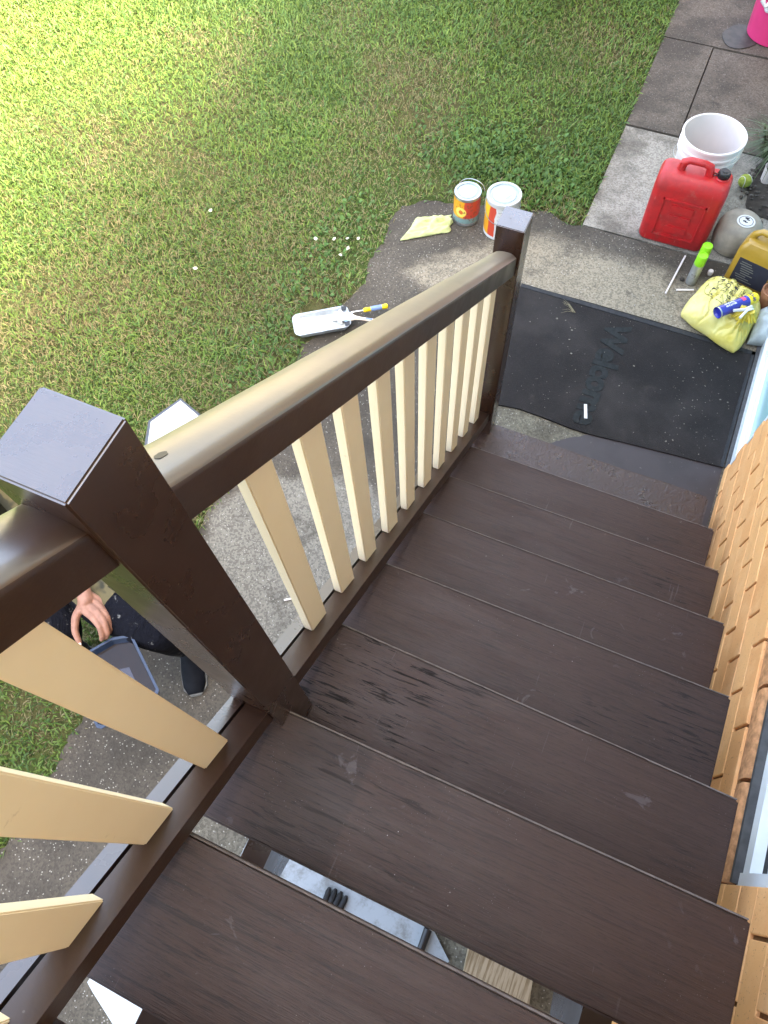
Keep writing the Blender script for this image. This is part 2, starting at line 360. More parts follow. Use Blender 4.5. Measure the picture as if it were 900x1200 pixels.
# ---- painted apron between step and mat
ap = [(.45,.46),(.40,.425),(.36,.40),(.30,.345),(.20,.30),(.10,.27),(.05,.246),(.05,.2),(1.0,.2),(1.0,.506)]
ap2 = []
for a, b in zip(ap, ap[1:]+ap[:1]):
    a = Vector(a); b = Vector(b); n = max(1, int((b-a).length/.012)) if a.y > .24 and a.x < .5 else 1
    for k in range(n):
        p = a+(b-a)*k/n; jit = .012*mnoise.noise(Vector((p.x*40, p.y*40, 0)))+.010*mnoise.noise(Vector((p.x*110, p.y*110, 0))) if n > 1 else 0
        ap2.append((p.x+jit*.6, p.y+jit))
m = Mat('apron_paint', (.036,.027,.028), .55, .5); m.mix(m.ramp(m.noise(6, 5, .6), .4, .7), (.026,.019,.019)).mix(m.math('MULTIPLY', m.ramp(m.noise(60, 5, .7), .66, .72), .6), (.3, .28, .25)).bump(m.noise(80, 4, .6), .25, .002)
bm = bmesh.new(); prism(bm, [(x, y, -.01) for x, y in ap2], (0,0,.014))
apron = tag(finish('painted_apron', bm, m.m), 'strip of brown floor paint on the concrete before the step', kind='structure')

# ---- grass blades (one mass)
def inside(px, py, poly):
    c = np.zeros(px.shape, bool); n = len(poly)
    for i in range(n):
        x1, y1 = poly[i]; x2, y2 = poly[(i+1) % n]
        if y1 == y2: continue
        t = ((y1 > py) != (y2 > py)) & (px < (x2-x1)*(py-y1)/(y2-y1)+x1); c ^= t
    return c
def make_grass():
    n = 640000
    x = RNG.uniform(-5.3, .07, n); y = RNG.uniform(-2.4, 4.7, n)
    jx, jy = RNG.normal(0, .016, n), RNG.normal(0, .016, n)
    keep = ~inside(x+jx, y+jy, PADPOLY) & ~((x > .045) & (y > 1.6))
    keep &= ~((np.abs(x+.892) < .13) & (np.abs(y-.556) < .12))
    keep &= ~((np.hypot(x+1.15, y+.26) < .15))
    keep &= ~((x < -3.2) & (y < -.6)) & (y > -2.3 + np.where(x < -2.2, 1.2, 0))
    dens = fbm(x*1.3+9, y*1.3+4, 3)
    bare = np.exp(-((x+.32)**2/.02+(y-2.2)**2/.06))
    keep &= RNG.random(n) < np.clip(.55+1.1*(dens-.35), .3, 1)*(1-.75*bare)
    x, y = x[keep], y[keep]; n = len(x)
    patch = fbm(x*.9+2, y*.9+1, 5); pf = fbm(x*3.1, y*3.1, 6)
    dry = np.clip((patch-.47)*4.2+(pf-.5)*2.6, 0, 1)
    dry = np.maximum(dry, np.clip(1.3*np.exp(-((x+1.9)**2/.5+(y-.6)**2/.5))*(.4+pf), 0, .8))
    dry = np.maximum(dry, np.clip(1.2*np.exp(-((x+.35)**2/.12+(y-3.0)**2/.12))*(.4+pf), 0, .8))
    clover = np.clip(np.exp(-((x+.45)**2/.35+(y-1.95)**2/.12))*1.3-.25, 0, 1)+np.clip(np.exp(-((x+1.05)**2/.05+(y-.8)**2/.9))*.8-.3, 0, 1)
    clover = np.clip(clover*.35, 0, 1) > RNG.random(n)
    isdry = RNG.random(n) < np.clip(dry*.60+.03, 0, .66)
    L = RNG.uniform(.016, .048, n)*np.where(isdry, .85, 1)*(.6+.8*fbm(x*2, y*2, 8)); L[clover] = RNG.uniform(.02, .035, clover.sum())
    W = RNG.uniform(.003, .0068, n); W[isdry] *= .6; W[clover] = RNG.uniform(.012, .02, clover.sum())
    a = RNG.uniform(0, 2*np.pi, n)+.6*np.sin(x*2.1+y*1.3); tilt = np.clip(RNG.normal(.95, .28, n), .25, 1.42)      # from vertical
    d = np.stack([np.cos(a), np.sin(a)], 1)
    P = np.empty((n, 5, 3), np.float32)
    base = np.stack([x, y, RNG.uniform(-.015, .012, n)], 1); side = np.stack([-d[:, 1], d[:, 0], np.zeros(n)], 1)*W[:, None]/2
    roll = RNG.normal(0, .5, n); side[:, 2] += np.sin(roll)*W/2
    mid = base.copy(); mid[:, :2] += d*(L*.5*np.sin(tilt*.75))[:, None]; mid[:, 2] += L*.5*np.cos(tilt*.75)
    tip = mid.copy(); tt = np.minimum(tilt*1.35, 1.95); tip[:, :2] += d*(L*.5*np.sin(tt))[:, None]; tip[:, 2] += L*.5*np.cos(tt)
    P[:, 0] = base-side*.8; P[:, 1] = base+side*.8; P[:, 2] = mid-side; P[:, 3] = mid+side; P[:, 4] = tip
    me = bpy.data.meshes.new('grass'); me.vertices.add(n*5); me.vertices.foreach_set('co', P.ravel())
    idx = np.arange(n)[:, None]*5; lp = np.concatenate([idx+[0, 1, 3, 2], idx+[2, 3, 4]], 1).astype(np.int32)
    me.loops.add(n*7); me.loops.foreach_set('vertex_index', lp.ravel())
    st = (np.arange(n)[:, None]*7+[0, 4]).astype(np.int32).ravel(); me.polygons.add(n*2); me.polygons.foreach_set('loop_start', st)
    me.update(calc_edges=True); me.validate()
    g1 = np.array([.074, .148, .027]); g2 = np.array([.132, .198, .040]); g3 = np.array([.050, .108, .027]); st_ = np.array([.235, .215, .11]); br = np.array([.135, .112, .055])
    t = RNG.random((n, 1)); C = g1*(1-t)+g2*t
    dk = (RNG.random(n) < .25)[:, None]; C = np.where(dk, g3*(.8+.6*t), C)
    C = np.where(isdry[:, None], st_*(1-t)+br*t, C); C = np.where(clover[:, None], np.array([.060, .128, .034])*(.8+.6*t), C)
    warm = np.clip(fbm(x*.6+7, y*.6, 11)-.3, 0, .5)[:, None]; C = C*(1+warm*np.array([.55, .35, .1]))*(.86+.28*RNG.random((n, 1)))*(.72+.56*fbm(x*1.7+3, y*1.7+8, 14))[:, None] 
    C = np.concatenate([C, np.ones((n, 1))], 1).astype(np.float32)
    at = me.color_attributes.new('blade', 'FLOAT_COLOR', 'POINT'); at.data.foreach_set('color', np.repeat(C, 5, 0).ravel())
    m = Mat('grass_blades', (.1,.16,.03), .55, .35); an = m.N('Attribute', _attribute_name='blade'); m.mix(1.0, an.outputs['Color'])
    tr = m.N('BsdfTranslucent', Color=an.outputs['Color']); mx = m.N('MixShader', i0=.28, i1=m.b.outputs[0], i2=tr.outputs[0])
    m.nt.links.new(mx.outputs[0], m.nt.nodes['Material Output'].inputs[0])
    return tag(link('grass', me, m.m), 'short patchy buffalo grass with dry straw patches', 'grass', kind='stuff')
make_grass()

# ================================================================== HOUSE
house = empty('brick_house', (WX, -1.0, 0), 'orange brick house wall with an aluminium window beside the stairs', 'house')
HB = Vector(house.location)
def hpart(name, bm, m, parent=None, **kw):
    o = finish(name, bm, m, None, **kw)
    if parent is None: o.parent = house; o.location = -HB
    else: o.parent = parent
    return o
WY0, WY1, WZ0, WZ1 = -1.154, .10, .955, 2.05              # window opening
DY0, DY1, DZ1 = .503, 2.35, 2.05                          # door opening
LZ = 1.55                                                 # bricks built one by one up to here
bm = bmesh.new()
D0, D1 = WX+.008, WX+.25
for (y0, y1, z0, z1) in ((-6,-1.154,-.1,LZ),(-1.154,.10,-.1,.88),(.10,.501,-.1,LZ)): box(bm, D0, D1, y0, y1, z0, z1)
hpart('wall_core', bm, MORTAR)
bm = bmesh.new()
for (y0, y1, z0, z1) in ((-6,WY0,LZ,2.1),(WY1,.503,LZ,2.1),(DY1,8,-.1,2.1),(-6,8,2.1,2.62)): box(bm, WX+.002, D1+.002, y0, y1, z0, z1)
box(bm, WX+.002, D0-.001, -6, -1.95, -.1, LZ)
hpart('upper_wall', bm, WALLFAR)
bd = bmesh.new()
for i in range(15): 
    z = 2.62+.15*i; prism(bd, [(WX-.006, -6, z), (WX+.012, -6, z+.152), (WX+.25, -6, z+.152), (WX+.25, -6, z)], (0, 14, 0))
hpart('weatherboards', bd, simple('cream_weatherboard', (.86, .80, .66), .5, .4, .06, 4, .02))['kind'] = 'stuff'
bm = bmesh.new(); box(bm, .52, 9, -6.5, 8.5, 4.88, 5.02); box(bm, .50, .52, -6.5, 8.5, 4.80, 5.06)
hpart('eave', bm, WHITE_AL)
# bricks
CO, BL = .0815, .2305                                     # course height, pitch along the wall
def brick_mesh(l):
    bm = bmesh.new(); box(bm, 0, .09, -l/2+.0045, l/2-.0045, -CO/2+.0008, CO/2-.0008)
    bmesh.ops.bevel(bm, geom=[e for e in bm.edges if all(vv.co.x < .01 for vv in e.verts)], offset=.0018, segments=1, affect='EDGES')
    me = bpy.data.meshes.new('brick'); bm.to_mesh(me); bm.free(); me.materials.append(BRICK); return me
BM = [brick_mesh(BL) for _ in range(3)]
for q, me in enumerate(BM[1:]):
    for vv in me.vertices:
        if vv.co.x < .01: vv.co.x += .0025*mnoise.noise(Vector((vv.co.y*30, vv.co.z*40, q*9)))
half = {}
nb = 0
for c in range(-1, 19):
    z = .089+CO*c; off = (.138-BL/2 if c % 2 else .252-BL/2)
    for k in range(-10, 3):
        y = off+k*BL; y0, y1 = y-BL/2, y+BL/2
        if y1 < -1.95 or z+CO/2 > LZ or y0 > DY0-.03: continue
        y1 = min(y1, DY0+.004)
        if z > .87 and y1 > WY0 and y0 < WY1:              # window
            if y0 < WY0-.03: y1 = WY0+.002
            elif y1 > WY1+.03: y0 = WY1-.002
            else: continue
        l = round(y1-y0, 3)
        if l < .04: continue
        if abs(l-BL) < .004: me = BM[nb % 3]
        else: me = half.setdefault(l, brick_mesh(l))
        o = bpy.data.objects.new('brick', me); COL.objects.link(o); o.parent = house
        o.location = Vector((WX+random.uniform(-.0012, .0012), (y0+y1)/2, z))-HB; nb += 1
# sill bricks: bullnose, sloping out
def sill_mesh(l):
    bm = bmesh.new(); prof = []
    for (x, z) in ((.10,.0),(.10,.092),(.055,.082)): prof.append((x, z))
    for kk in range(6):
        a = math.radians(70+kk*22); prof.append((.0+.024*math.cos(a)+.0, .045+.024*math.sin(a)))
    prof += [(-.02,.0)]
    prism(bm, [(x, -l/2+.004, z) for x, z in prof], (0, l-.008, 0))
    bmesh.ops.recalc_face_normals(bm, faces=bm.faces[:]); me = bpy.data.meshes.new('sill_brick'); bm.to_mesh(me); bm.free(); me.materials.append(SILLB); me.shade_smooth(); me.set_sharp_from_angle(angle=.6); return me
SM = sill_mesh(.229); y = -1.155
win = hpart('window', (lambda b: (box(b, WX+.077, WX+.083, WY0+.02, WY1-.02, WZ0+.04, WZ1-.02), b)[1])(bmesh.new()), WINGLASS)
while y < WY1-.02:
    o = bpy.data.objects.new('sill_brick', SM); COL.objects.link(o); o.parent = house; o.location = Vector((WX+.026, y+.1145, .866))-HB; y += .2315
def wbar(name, x0, x1, y0, y1, z0, z1, m=WHITE_AL, par=win, bev=.002):
    b = bmesh.new(); box(b, x0, x1, y0, y1, z0, z1); return hpart(name, b, m, par, bevel=bev)
wbar('flashing', WX+.002, WX+.06, WY0+.004, WY1, .956, .967, DARKSTRIP)
wbar('frame', WX+.020, WX+.044, WY0-.001, WY1, .968, 1.000); wbar('track_bed', WX+.045, WX+.12, WY0+.02, WY1, .962, .972, DARKSTRIP)
wbar('frame', WX+.015, WX+.10, WY0-.004, WY0+.028, .960, WZ1)
wbar('frame', WX+.02, WX+.10, WY1-.03, WY1, 1.0, WZ1); wbar('frame', WX+.02, WX+.10, WY0, WY1, WZ1-.03, WZ1+.002)
wbar('track', WX+.064, WX+.069, WY0+.029, WY1-.031, .9725, .992); wbar('track', WX+.090, WX+.095, WY0+.029, WY1-.031, .9725, .996)
wbar('sash_rail', WX+.071, WX+.088, WY0+.03, -.56, .985, 1.020); wbar('sash_stile', WX+.071, WX+.088, WY0+.03, WY0+.052, 1.021, WZ1-.03)
wbar('meeting_stile', WX+.05, WX+.074, -.58, -.54, 1.0, WZ1-.03)
# door
door = hpart('sliding_door', (lambda b: (box(b, WX+.038, WX+.05, DY0+.03, DY1, .09, DZ1), b)[1])(bmesh.new()), AQUA)
wbar('bottom_rail', WX+.012, WX+.06, DY0+.012, DY1, .012, .062, WHITE_AL, door); wbar('bottom_rail', WX+.026, WX+.06, DY0+.03, DY1, .064, .098, WHITE_AL, door)
wbar('jamb', WX+.006, WX+.07, DY0-.003, DY0+.014, .0, DZ1, WHITE_AL, door); wbar('jamb', WX+.006, WX+.07, DY1-.03, DY1, .0, DZ1, WHITE_AL, door)
wbar('threshold', WX-.004, WX+.06, DY0+.004, DY1, -.005, .011, DARKSTRIP, door, .001)
bm = bmesh.new(); box(bm, WX+.13, WX+.14, DY0-.1, DY1+.1, -.1, 2.1); box(bm, WX+.2, WX+.21, WY0-.02, WY1+.02, .9, 2.1); hpart('inner_wall', bm, simple('room_dark', (.12, .13, .13), .8))

# ================================================================== CONCRETE STEP + STAIRCASE
bm = bmesh.new(); box(bm, -.03, .945, -.10, .243, -.05, .176)
bmesh.ops.bevel(bm, geom=bm.edges[:], offset=.012, segments=2, affect='EDGES'); bmesh.ops.triangulate(bm, faces=bm.faces[:]); 
bmesh.ops.subdivide_edges(bm, edges=bm.edges[:], cuts=5, use_grid_fill=True)
for vv in bm.verts:
    n = mnoise.noise(vv.co*14)*.005+mnoise.noise(vv.co*45)*.0022
    if vv.co.z > .1: vv.co.z += n
    if vv.co.y > .2: vv.co.y += n
m = Mat('rough_step_paint', (.038, .0165, .0098), .33, .55); m.mix(m.ramp(m.noise(5, 5, .6), .4, .7), (.038,.02,.015)).mix(m.math('MULTIPLY', m.ramp(m.noise(70, 4, .7), .66, .74), .5), (.2, .17, .16)).rough(m.ramp(m.noise(8, 4), .3, .7, .24, .46))
m.bump(m.noise(38, 5, .65, None, 1.2), .55, .006).bump(m.noise(120, 3, .6), .25, .002)
step = tag(finish('concrete_step', bm, m.m, smooth=50), 'rough low concrete step painted glossy brown below the timber treads', 'step')

stair = empty('staircase', (.47, -1.2, 0), 'dark brown timber staircase with brown railing and cream balusters', 'staircase')
SB = Vector(stair.location)
def sp(name, bm, m, parent=None, **kw):
    o = finish(name, bm, m, None, **kw)
    if parent is None: o.parent = stair; o.location = -SB
    else: o.parent = parent
    return o
RISE, GO, TD = .18, .2479, .233
noses = {1:(-.006,-.001), 2:(-.250,-.243), 3:(-.492,-.488), 4:(-.750,-.746), 5:(-.990,-1.010), 6:(-1.235,-1.234), 7:(-1.487,-1.489), 8:(-1.733,-1.733)}
XR = {1:.948, 2:.951, 3:.952, 4:.953, 5:.955, 6:.950, 7:.952}
for kx in range(1, 13):
    yl, yr = noses.get(kx, (-1.733-(kx-8)*GO,)*2); z = (kx+1)*RISE; xr = XR.get(kx, .952)
    td = TD if kx >= 6 else TD+.03
    bm = bmesh.new(); x0 = -.022
    prism(bm, [(x0, yl-td, -.04), (xr, yr-td, -.04), (xr, yr, -.04), (x0, yl, -.04)], (0,0,.04))
    bmesh.ops.bevel(bm, geom=bm.edges[:], offset=.005, segments=3, affect='EDGES')
    for vv in bm.verts: vv.co.x -= .46; vv.co.y -= (yl+yr)/2; vv.co.z += .0012*mnoise.noise(Vector((vv.co.x*6, vv.co.y*20, kx)))
    o = finish('tread', bm, {5: TREAD_WET, 6: TREAD_PATCH, 7: TREAD_GRAIN, 4: TREAD}.get(kx, TREAD), None, smooth=40); o.parent = stair; o.location = Vector((.46, (yl+yr)/2, z))-SB
    # pale worn arris along the nose
    bm = bmesh.new(); n = 110; rows = []
    for i in range(n+1):
        t = i/n; x = .035+t*(xr-.04); yy = yl+(yr-yl)*((x-x0)/(xr-x0))
        wv = .0011+.0012*max(0, mnoise.noise(Vector((x*9, kx*3, 0)))+.25)+.0009*mnoise.noise(Vector((x*60, kx, 2)))
        if mnoise.noise(Vector((x*5, kx*7, 5))) < -.33: wv *= .15
        wv = max(wv*(.6 if kx > 5 else .8), .0001)
        rows.append([bm.verts.new((x, yy-.0012-wv*1.3, .0009)), bm.verts.new((x, yy-.0002, .0004)), bm.verts.new((x, yy+.0012, -.0012-wv))])
    for a, b in zip(rows, rows[1:]):
        for j in (0, 1): bm.faces.new((a[j], a[j+1], b[j+1], b[j]))
    sm = finish('worn_edge', bm, bpy.data.materials.get('worn_edge') or simple('worn_edge', (.15, .12, .105), .7, .3, .3, 60, .1))
    sm.parent = o; sm.location = Vector((-.46, -(yl+yr)/2, 0))
# stringers carrying the treads
SL = RISE/GO
def zn(y): return .36-SL*y
for (x0, x1) in ((.092,.140),(.735,.785)):
    bm = bmesh.new(); saw = [(x0, .0, 0.0), (x0, .0, .10)]
    for kx in range(1, 13):
        yn = sum(noses.get(kx, (-1.733-(kx-8)*GO,)*2))/2; zt = (kx+1)*RISE-.041
        saw += [(x0, yn-.022, saw[-1][2]), (x0, yn-.022, zt)]
    saw += [(x0, -2.98, saw[-1][2]), (x0, -2.98, zn(-2.98)-.48), (x0, -.62, zn(-.62)-.48), (x0, -.36, 0.0)]
    prism(bm, saw, (x1-x0, 0, 0))
    sp('stringer', bm, POST)
# newel posts
def post(y0, s, x1, z0, z1, name='newel_post'):
    bm = bmesh.new(); box(bm, x1-s, x1, y0, y0+s, z0, z1)
    bmesh.ops.bevel(bm, geom=[e for e in bm.edges], offset=.0022, segments=3, affect='EDGES')
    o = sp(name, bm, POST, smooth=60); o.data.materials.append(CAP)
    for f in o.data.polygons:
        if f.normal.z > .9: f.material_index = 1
    return o
post(-1.2663, .0826, .0663, 1.0, 2.224); post(.183, .0826, .0663, 0.0, 1.221); post(-2.82, .0826, .0663, 2.0, 3.34)
# handrails: flat faces, rounded top
def zr(y): return 1.114+.7113*(.187-y)                    # top arris of the inner face
def handrail(y0, y1, dz=0):
    prof = [(.058,-.062),(.058,-.002)]
    for kk in range(6):
        a = math.radians(5+12*kk); prof.append((.046+.012*math.cos(a), .000+.012*math.sin(a)))
    for kk in range(1, 9):
        t = kk/9; prof.append((.052-.054*t, .0108+.0085*math.sin(math.pi*(.12+.76*t))))
    for kk in range(5):
        a = math.radians(110+16*kk); prof.append((.000+.010*math.cos(a), .003+.010*math.sin(a)))
    prof += [(-.010,-.062)]
    bm = bmesh.new(); rings = []; n = 40
    for i in range(n+1):
        y = y0+(y1-y0)*i/n; w = .0006*mnoise.noise(Vector((y*8, 2, 0)))
        rings.append([(x+w, y, zr(y)+z+dz+.0008*mnoise.noise(Vector((y*9, x*30, 5)))) for x, z in prof])
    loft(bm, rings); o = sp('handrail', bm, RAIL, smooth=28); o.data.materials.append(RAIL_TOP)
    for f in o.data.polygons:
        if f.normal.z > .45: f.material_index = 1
    return o
hr = handrail(-1.19, .19); hr2 = handrail(-2.78, -1.262, .012)
bm = bmesh.new()                                           # knot hole in the rail near the upper post
y = -1.150; kp = Vector((.024, y, zr(y)+.0175)); nn = Vector((-.06, .58, .815)).normalized()
ua = Vector((0, -.815, .58)); ub = ua.cross(nn)
pts = []
for i in range(14):
    a = 2*math.pi*i/14; r = 1+.35*mnoise.noise(Vector((math.cos(a)*2, math.sin(a)*2, 4)))
    pts.append(kp+ua*(.010*r*math.cos(a))+ub*(.0045*r*math.sin(a)))
prism(bm, pts, nn*.0022); ko = finish('knot_hole', bm, BLACKPL); ko.parent = hr
# bottom rails: inner rail + outer strip with a gap
def brail(x0, x1, y0, y1, top, h, m, name):
    bm = bmesh.new()
    prism(bm, [(x0, y0, zn(y0)+top-h), (x0, y1, zn(y1)+top-h), (x0, y1, zn(y1)+top), (x0, y0, zn(y0)+top)], (x1-x0, 0, 0))
    o = sp(name, bm, m, bevel=.003, smooth=40)
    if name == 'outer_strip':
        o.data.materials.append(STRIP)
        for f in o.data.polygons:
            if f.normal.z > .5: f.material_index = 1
    return o
for (y0, y1) in ((-1.19,.19),(-2.8,-1.26)):
    brail(.010, .054, y0, y1, .090, .062, RAIL, 'bottom_rail'); brail(-.022, .0035, y0, y1, .088, .06, RAIL, 'outer_strip')
# balusters
def balu(y0, w, dz=0):
    x0, x1 = .006, .027; y1 = y0+w
    zb0, zb1 = zn(y0)+.0895, zn(y1)+.0895; zt0, zt1 = zr(y0)-.055+dz, zr(y1)-.055+dz
    bm = bmesh.new(); prism(bm, [(x0, y0, zb0), (x0, y1, zb1), (x0, y1, zt1), (x0, y0, zt0)], (x1-x0, 0, 0))
    cx = Vector(((x0+x1)/2, (y0+y1)/2, (zb0+zb1)/2))
    for vv in bm.verts: vv.co -= cx
    bmesh.ops.bevel(bm, geom=bm.edges[:], offset=.0018, segments=2, affect='EDGES')
    o = finish('baluster', bm, CREAM, None, smooth=40); o.parent = stair; o.location = cx-SB+Vector((random.uniform(-.0012,.0008), random.uniform(-.002,.002), 0)); o.rotation_euler = (random.uniform(-.003,.003), 0, random.uniform(-.02,.02))
    return o
for i in range(10): balu(-1.067+.1257*i, .0585)
for i in range(11): balu(-1.392-.1275*i, .0565, .012)

# ================================================================== THINGS ON THE GROUND, RIGHT
# doormat
dm = empty('doormat', (.45, .81, .004), 'large black rubber-backed doormat with raised Welcome lettering', 'doormat')
bm = bmesh.new(); outl = [(-.10,.445),(.03,.448),(.12,.462),(.25,.458),(.36,.450),(.45,.452),(.6,.468),(.8,.487),(1.0,.503),(1.003,1.152),(.6,1.162),(.2,1.158),(-.104,1.150)]
prism(bm, [(x-.45, y-.81, -.003) for x, y in outl], (0,0,.009))
m = Mat('mat_pile', (.019,.017,.0165), .95, .15); m.mix(m.ramp(m.noise(4, 5, .65), .4, .7), (.027,.0235,.0225)).mix(m.math('MULTIPLY', m.ramp(m.noise(190, 3, .6), .58, .68), .5), (.045, .04, .04)).mix(m.math('MULTIPLY', m.ramp(m.noise(420, 2, .6), .66, .72), .5), (.10, .09, .085)).mix(m.math('MULTIPLY', m.ramp(m.noise(9, 6, .75), .58, .75), .35), (.085, .072, .06)).mix(m.math('MULTIPLY', m.ramp(m.noise(2.2, 4, .6), .45, .7), .3), (.06,.054,.05)).bump(m.noise(260, 3, .6), .9, .004)
finish('pile', bm, m.m, dm)
bm = bmesh.new()
for (a, b, wd) in (((-.104,1.151),(1.003,1.152),.022),((1.003,1.15),(1.0,.503),.014)):
    a = Vector((a[0]-.45, a[1]-.81, 0)); b = Vector((b[0]-.45, b[1]-.81, 0)); d = (b-a).normalized(); s_ = Vector((d.y, -d.x, 0))*wd
    prism(bm, [a+Vector((0,0,-.004)), b+Vector((0,0,-.004)), b+s_+Vector((0,0,-.004)), a+s_+Vector((0,0,-.004))], (0,0,.0125))
finish('border', bm, simple('mat_rubber', (.018, .019, .021), .7, .4, .2, 60, .2), dm)
LETT = simple('mat_lettering', (.006, .0085, .0085), .75, .35, .2, 70, .3)
text_mesh('lettering', 'Welcome', .150, LETT, frame_mat((-.052, -.03, .0062), (.02,-1,0), (1,0,0)), dm, extrude=.0017, bold=.007, spacing=.98)
# litter on the mat and pad (one mass)
bm = bmesh.new()
for i in range(330):
    if i < 270:
        x = random.uniform(-.05, .98); y = random.uniform(.5, 1.14); z = .0125
        if i > 150: x = random.gauss(.86, .09); y = random.gauss(.72, .25)
        if not (-.05 < x < .985 and .48 < y < 1.14): continue
    else:
        x = random.uniform(-.85, .9); y = random.uniform(-1.1, 1.6); z = .0025
        if x > .02 and y < 1.2: continue
    l = random.uniform(.0007, .0024)*(2.2 if random.random() < .12 else 1); a = random.uniform(0, 6.3); wd = l*random.uniform(.3, .9)
    c, s_ = math.cos(a), math.sin(a)
    prism(bm, [(x+c*p-s_*q, y+s_*p+c*q, z) for p, q in ((-l,-wd*.6),(l*.7,-wd),(l,wd*.5),(-l*.6,wd))], (0,0,.0012))
tag(finish('litter', bm, simple('pale_litter', (.22,.2,.16), .9, .2, .4, 25, 0)), 'tiny pale crumbs of litter scattered on mat and concrete', 'litter', kind='stuff')
def sprig():
    bm = bmesh.new(); o = Vector((.18, 1.07, .013))
    for i in range(9):
        a = math.radians(165+random.uniform(-38, 38)); L = random.uniform(.05, .11)
        tube(bm, [o+Vector((random.uniform(-.01,.01),0,.001)), o+Vector((math.cos(a)*L*.5, math.sin(a)*L*.5, .012*random.random())), o+Vector((math.cos(a+.15)*L, math.sin(a+.15)*L, .001))], [.0012,.001,.0004], 4)
    return tag(finish('dry_grass_sprig', bm, simple('dry_straw', (.22, .19, .12), .8, .2)), 'dry forked grass sprig lying on the far edge of the doormat', 'sprig')
sprig()
bm = bmesh.new(); prism(bm, [(.388,.592,.011),(.376,.588,.011),(.398,.518,.011),(.411,.521,.011)], (0,0,.0035))
tag(finish('white_tag', bm, PAPER, bevel=.0006), 'small white plastic tag lying on the doormat lettering', 'tag')

# white bucket
bk = empty('white_bucket', (.497, 1.995, .002), 'tall open white plastic bucket behind the red fuel can', 'bucket')
bm = bmesh.new(); lathe(bm, [(.118,.0),(.122,.004),(.1375,.30),(.146,.302),(.146,.309),(.1385,.312),(.1395,.330),(.1475,.332),(.1475,.339),(.140,.342),(.141,.366),(.148,.369),(.148,.379),(.1445,.382),(.138,.380),(.136,.34),(.117,.012),(.0001,.010)], 56, cap1=False)
finish('body', bm, WHITEPL, bk, smooth=40)
bm = bmesh.new()
for a0 in (-100, 80):
    pts = []
    for a in range(a0-12, a0+13, 4): pts.append((.158*math.cos(math.radians(a)), .158*math.sin(math.radians(a))))
    ring = [(x, y, .296) for x, y in pts]+[(x*.9, y*.9, .296) for x, y in pts[::-1]]
    prism(bm, ring, (0,0,.038))
finish('handle_lug', bm, WHITEPL, bk, bevel=.004)
bm = bmesh.new(); tube(bm, [(.152*math.cos(math.radians(a)), .152*math.sin(math.radians(a)), .31-.05*math.sin(math.radians((a-80)/180*180))) for a in range(80, 261, 12)], .0022, 6); finish('handle', bm, STEEL, bk, smooth=60)
bm = bmesh.new(); tube(bm, [(.06,-.098,.262),(.066,-.095,.29),(.064,-.1,.305)], .0022, 5); finish('paint_drip', bm, INK, bk)

# red fuel can
rc = empty('red_fuel_can', (.482, 1.735, .002), 'scuffed red plastic fuel can with black cap in front of bucket', 'fuel can')
bm = bmesh.new(); rings = []
for (z, w_, d_, r) in ((0,.285,.135,.03),(.006,.305,.152,.034),(.02,.318,.162,.036),(.10,.322,.166,.036),(.30,.326,.166,.036),(.325,.324,.160,.036),(.352,.314,.130,.034),(.362,.300,.112,.03),(.366,.27,.09,.028)):
    rings.append(rrect(w_, d_, r, 5, z))
loft(bm, rings); body = finish('body', bm, RED, rc, smooth=35)
for s_ in (-1, 1):                                       # pressed panels front and back
    bm = bmesh.new()
    for (x0, x1, z0, z1) in ((-.10,.10,.255,.262),(-.10,-.094,.06,.262),(.094,.10,.06,.262),(-.10,.10,.055,.062),(-.05,.05,.20,.235),(-.05,.05,.145,.18),(-.05,.05,.085,.12)):
        box(bm, x0, x1, s_*.0855-.004, s_*.0855+.004, z0, z1)
    finish('pressed_panel', bm, RED, rc, bevel=.003)
bm = bmesh.new()                                         # handle: loop over a cut-out
loft(bm, [[(-.085+.004*i+u*.0, v_, zz) for (v_, zz) in ((-.02, .355), (.02, .355), (.014, .40), (-.014, .40))] for i, u in ((0, 0), (6, 0))])
hp = [(-.075,0,.36),(-.068,0,.398),(-.045,0,.412),(.02,0,.412),(.045,0,.404),(.055,0,.362)]
tube(bm, hp, [.02,.018,.0155,.0155,.018,.021], 10); finish('handle', bm, RED, rc, smooth=50)
bm = bmesh.new(); lathe(bm, [(.030,.0),(.031,.012),(.028,.016)], 20, (.112, 0, .356)); finish('spout_collar', bm, RED, rc, smooth=40)
bm = bmesh.new(); n = 24
lathe(bm, [(.0245,.0),(.026,.004),(.026,.022),(.023,.027),(.012,.027),(.011,.030),(.0001,.030)], n, (.112, 0, .372), cap1=False)
for i in range(12):
    a = 2*math.pi*i/12; box(bm, .112+.0258*math.cos(a)-.002, .112+.0258*math.cos(a)+.002, .0258*math.sin(a)-.002, .0258*math.sin(a)+.002, .376, .394)
finish('cap', bm, BLACKPL, rc, smooth=35)
bm = bmesh.new(); tube(bm, [(.09,0,.372),(.075,-.012,.376),(.066,0,.374),(.075,.012,.372),(.09,.006,.372)], .0028, 6); finish('cap_strap', bm, BLACKPL, rc, smooth=60)

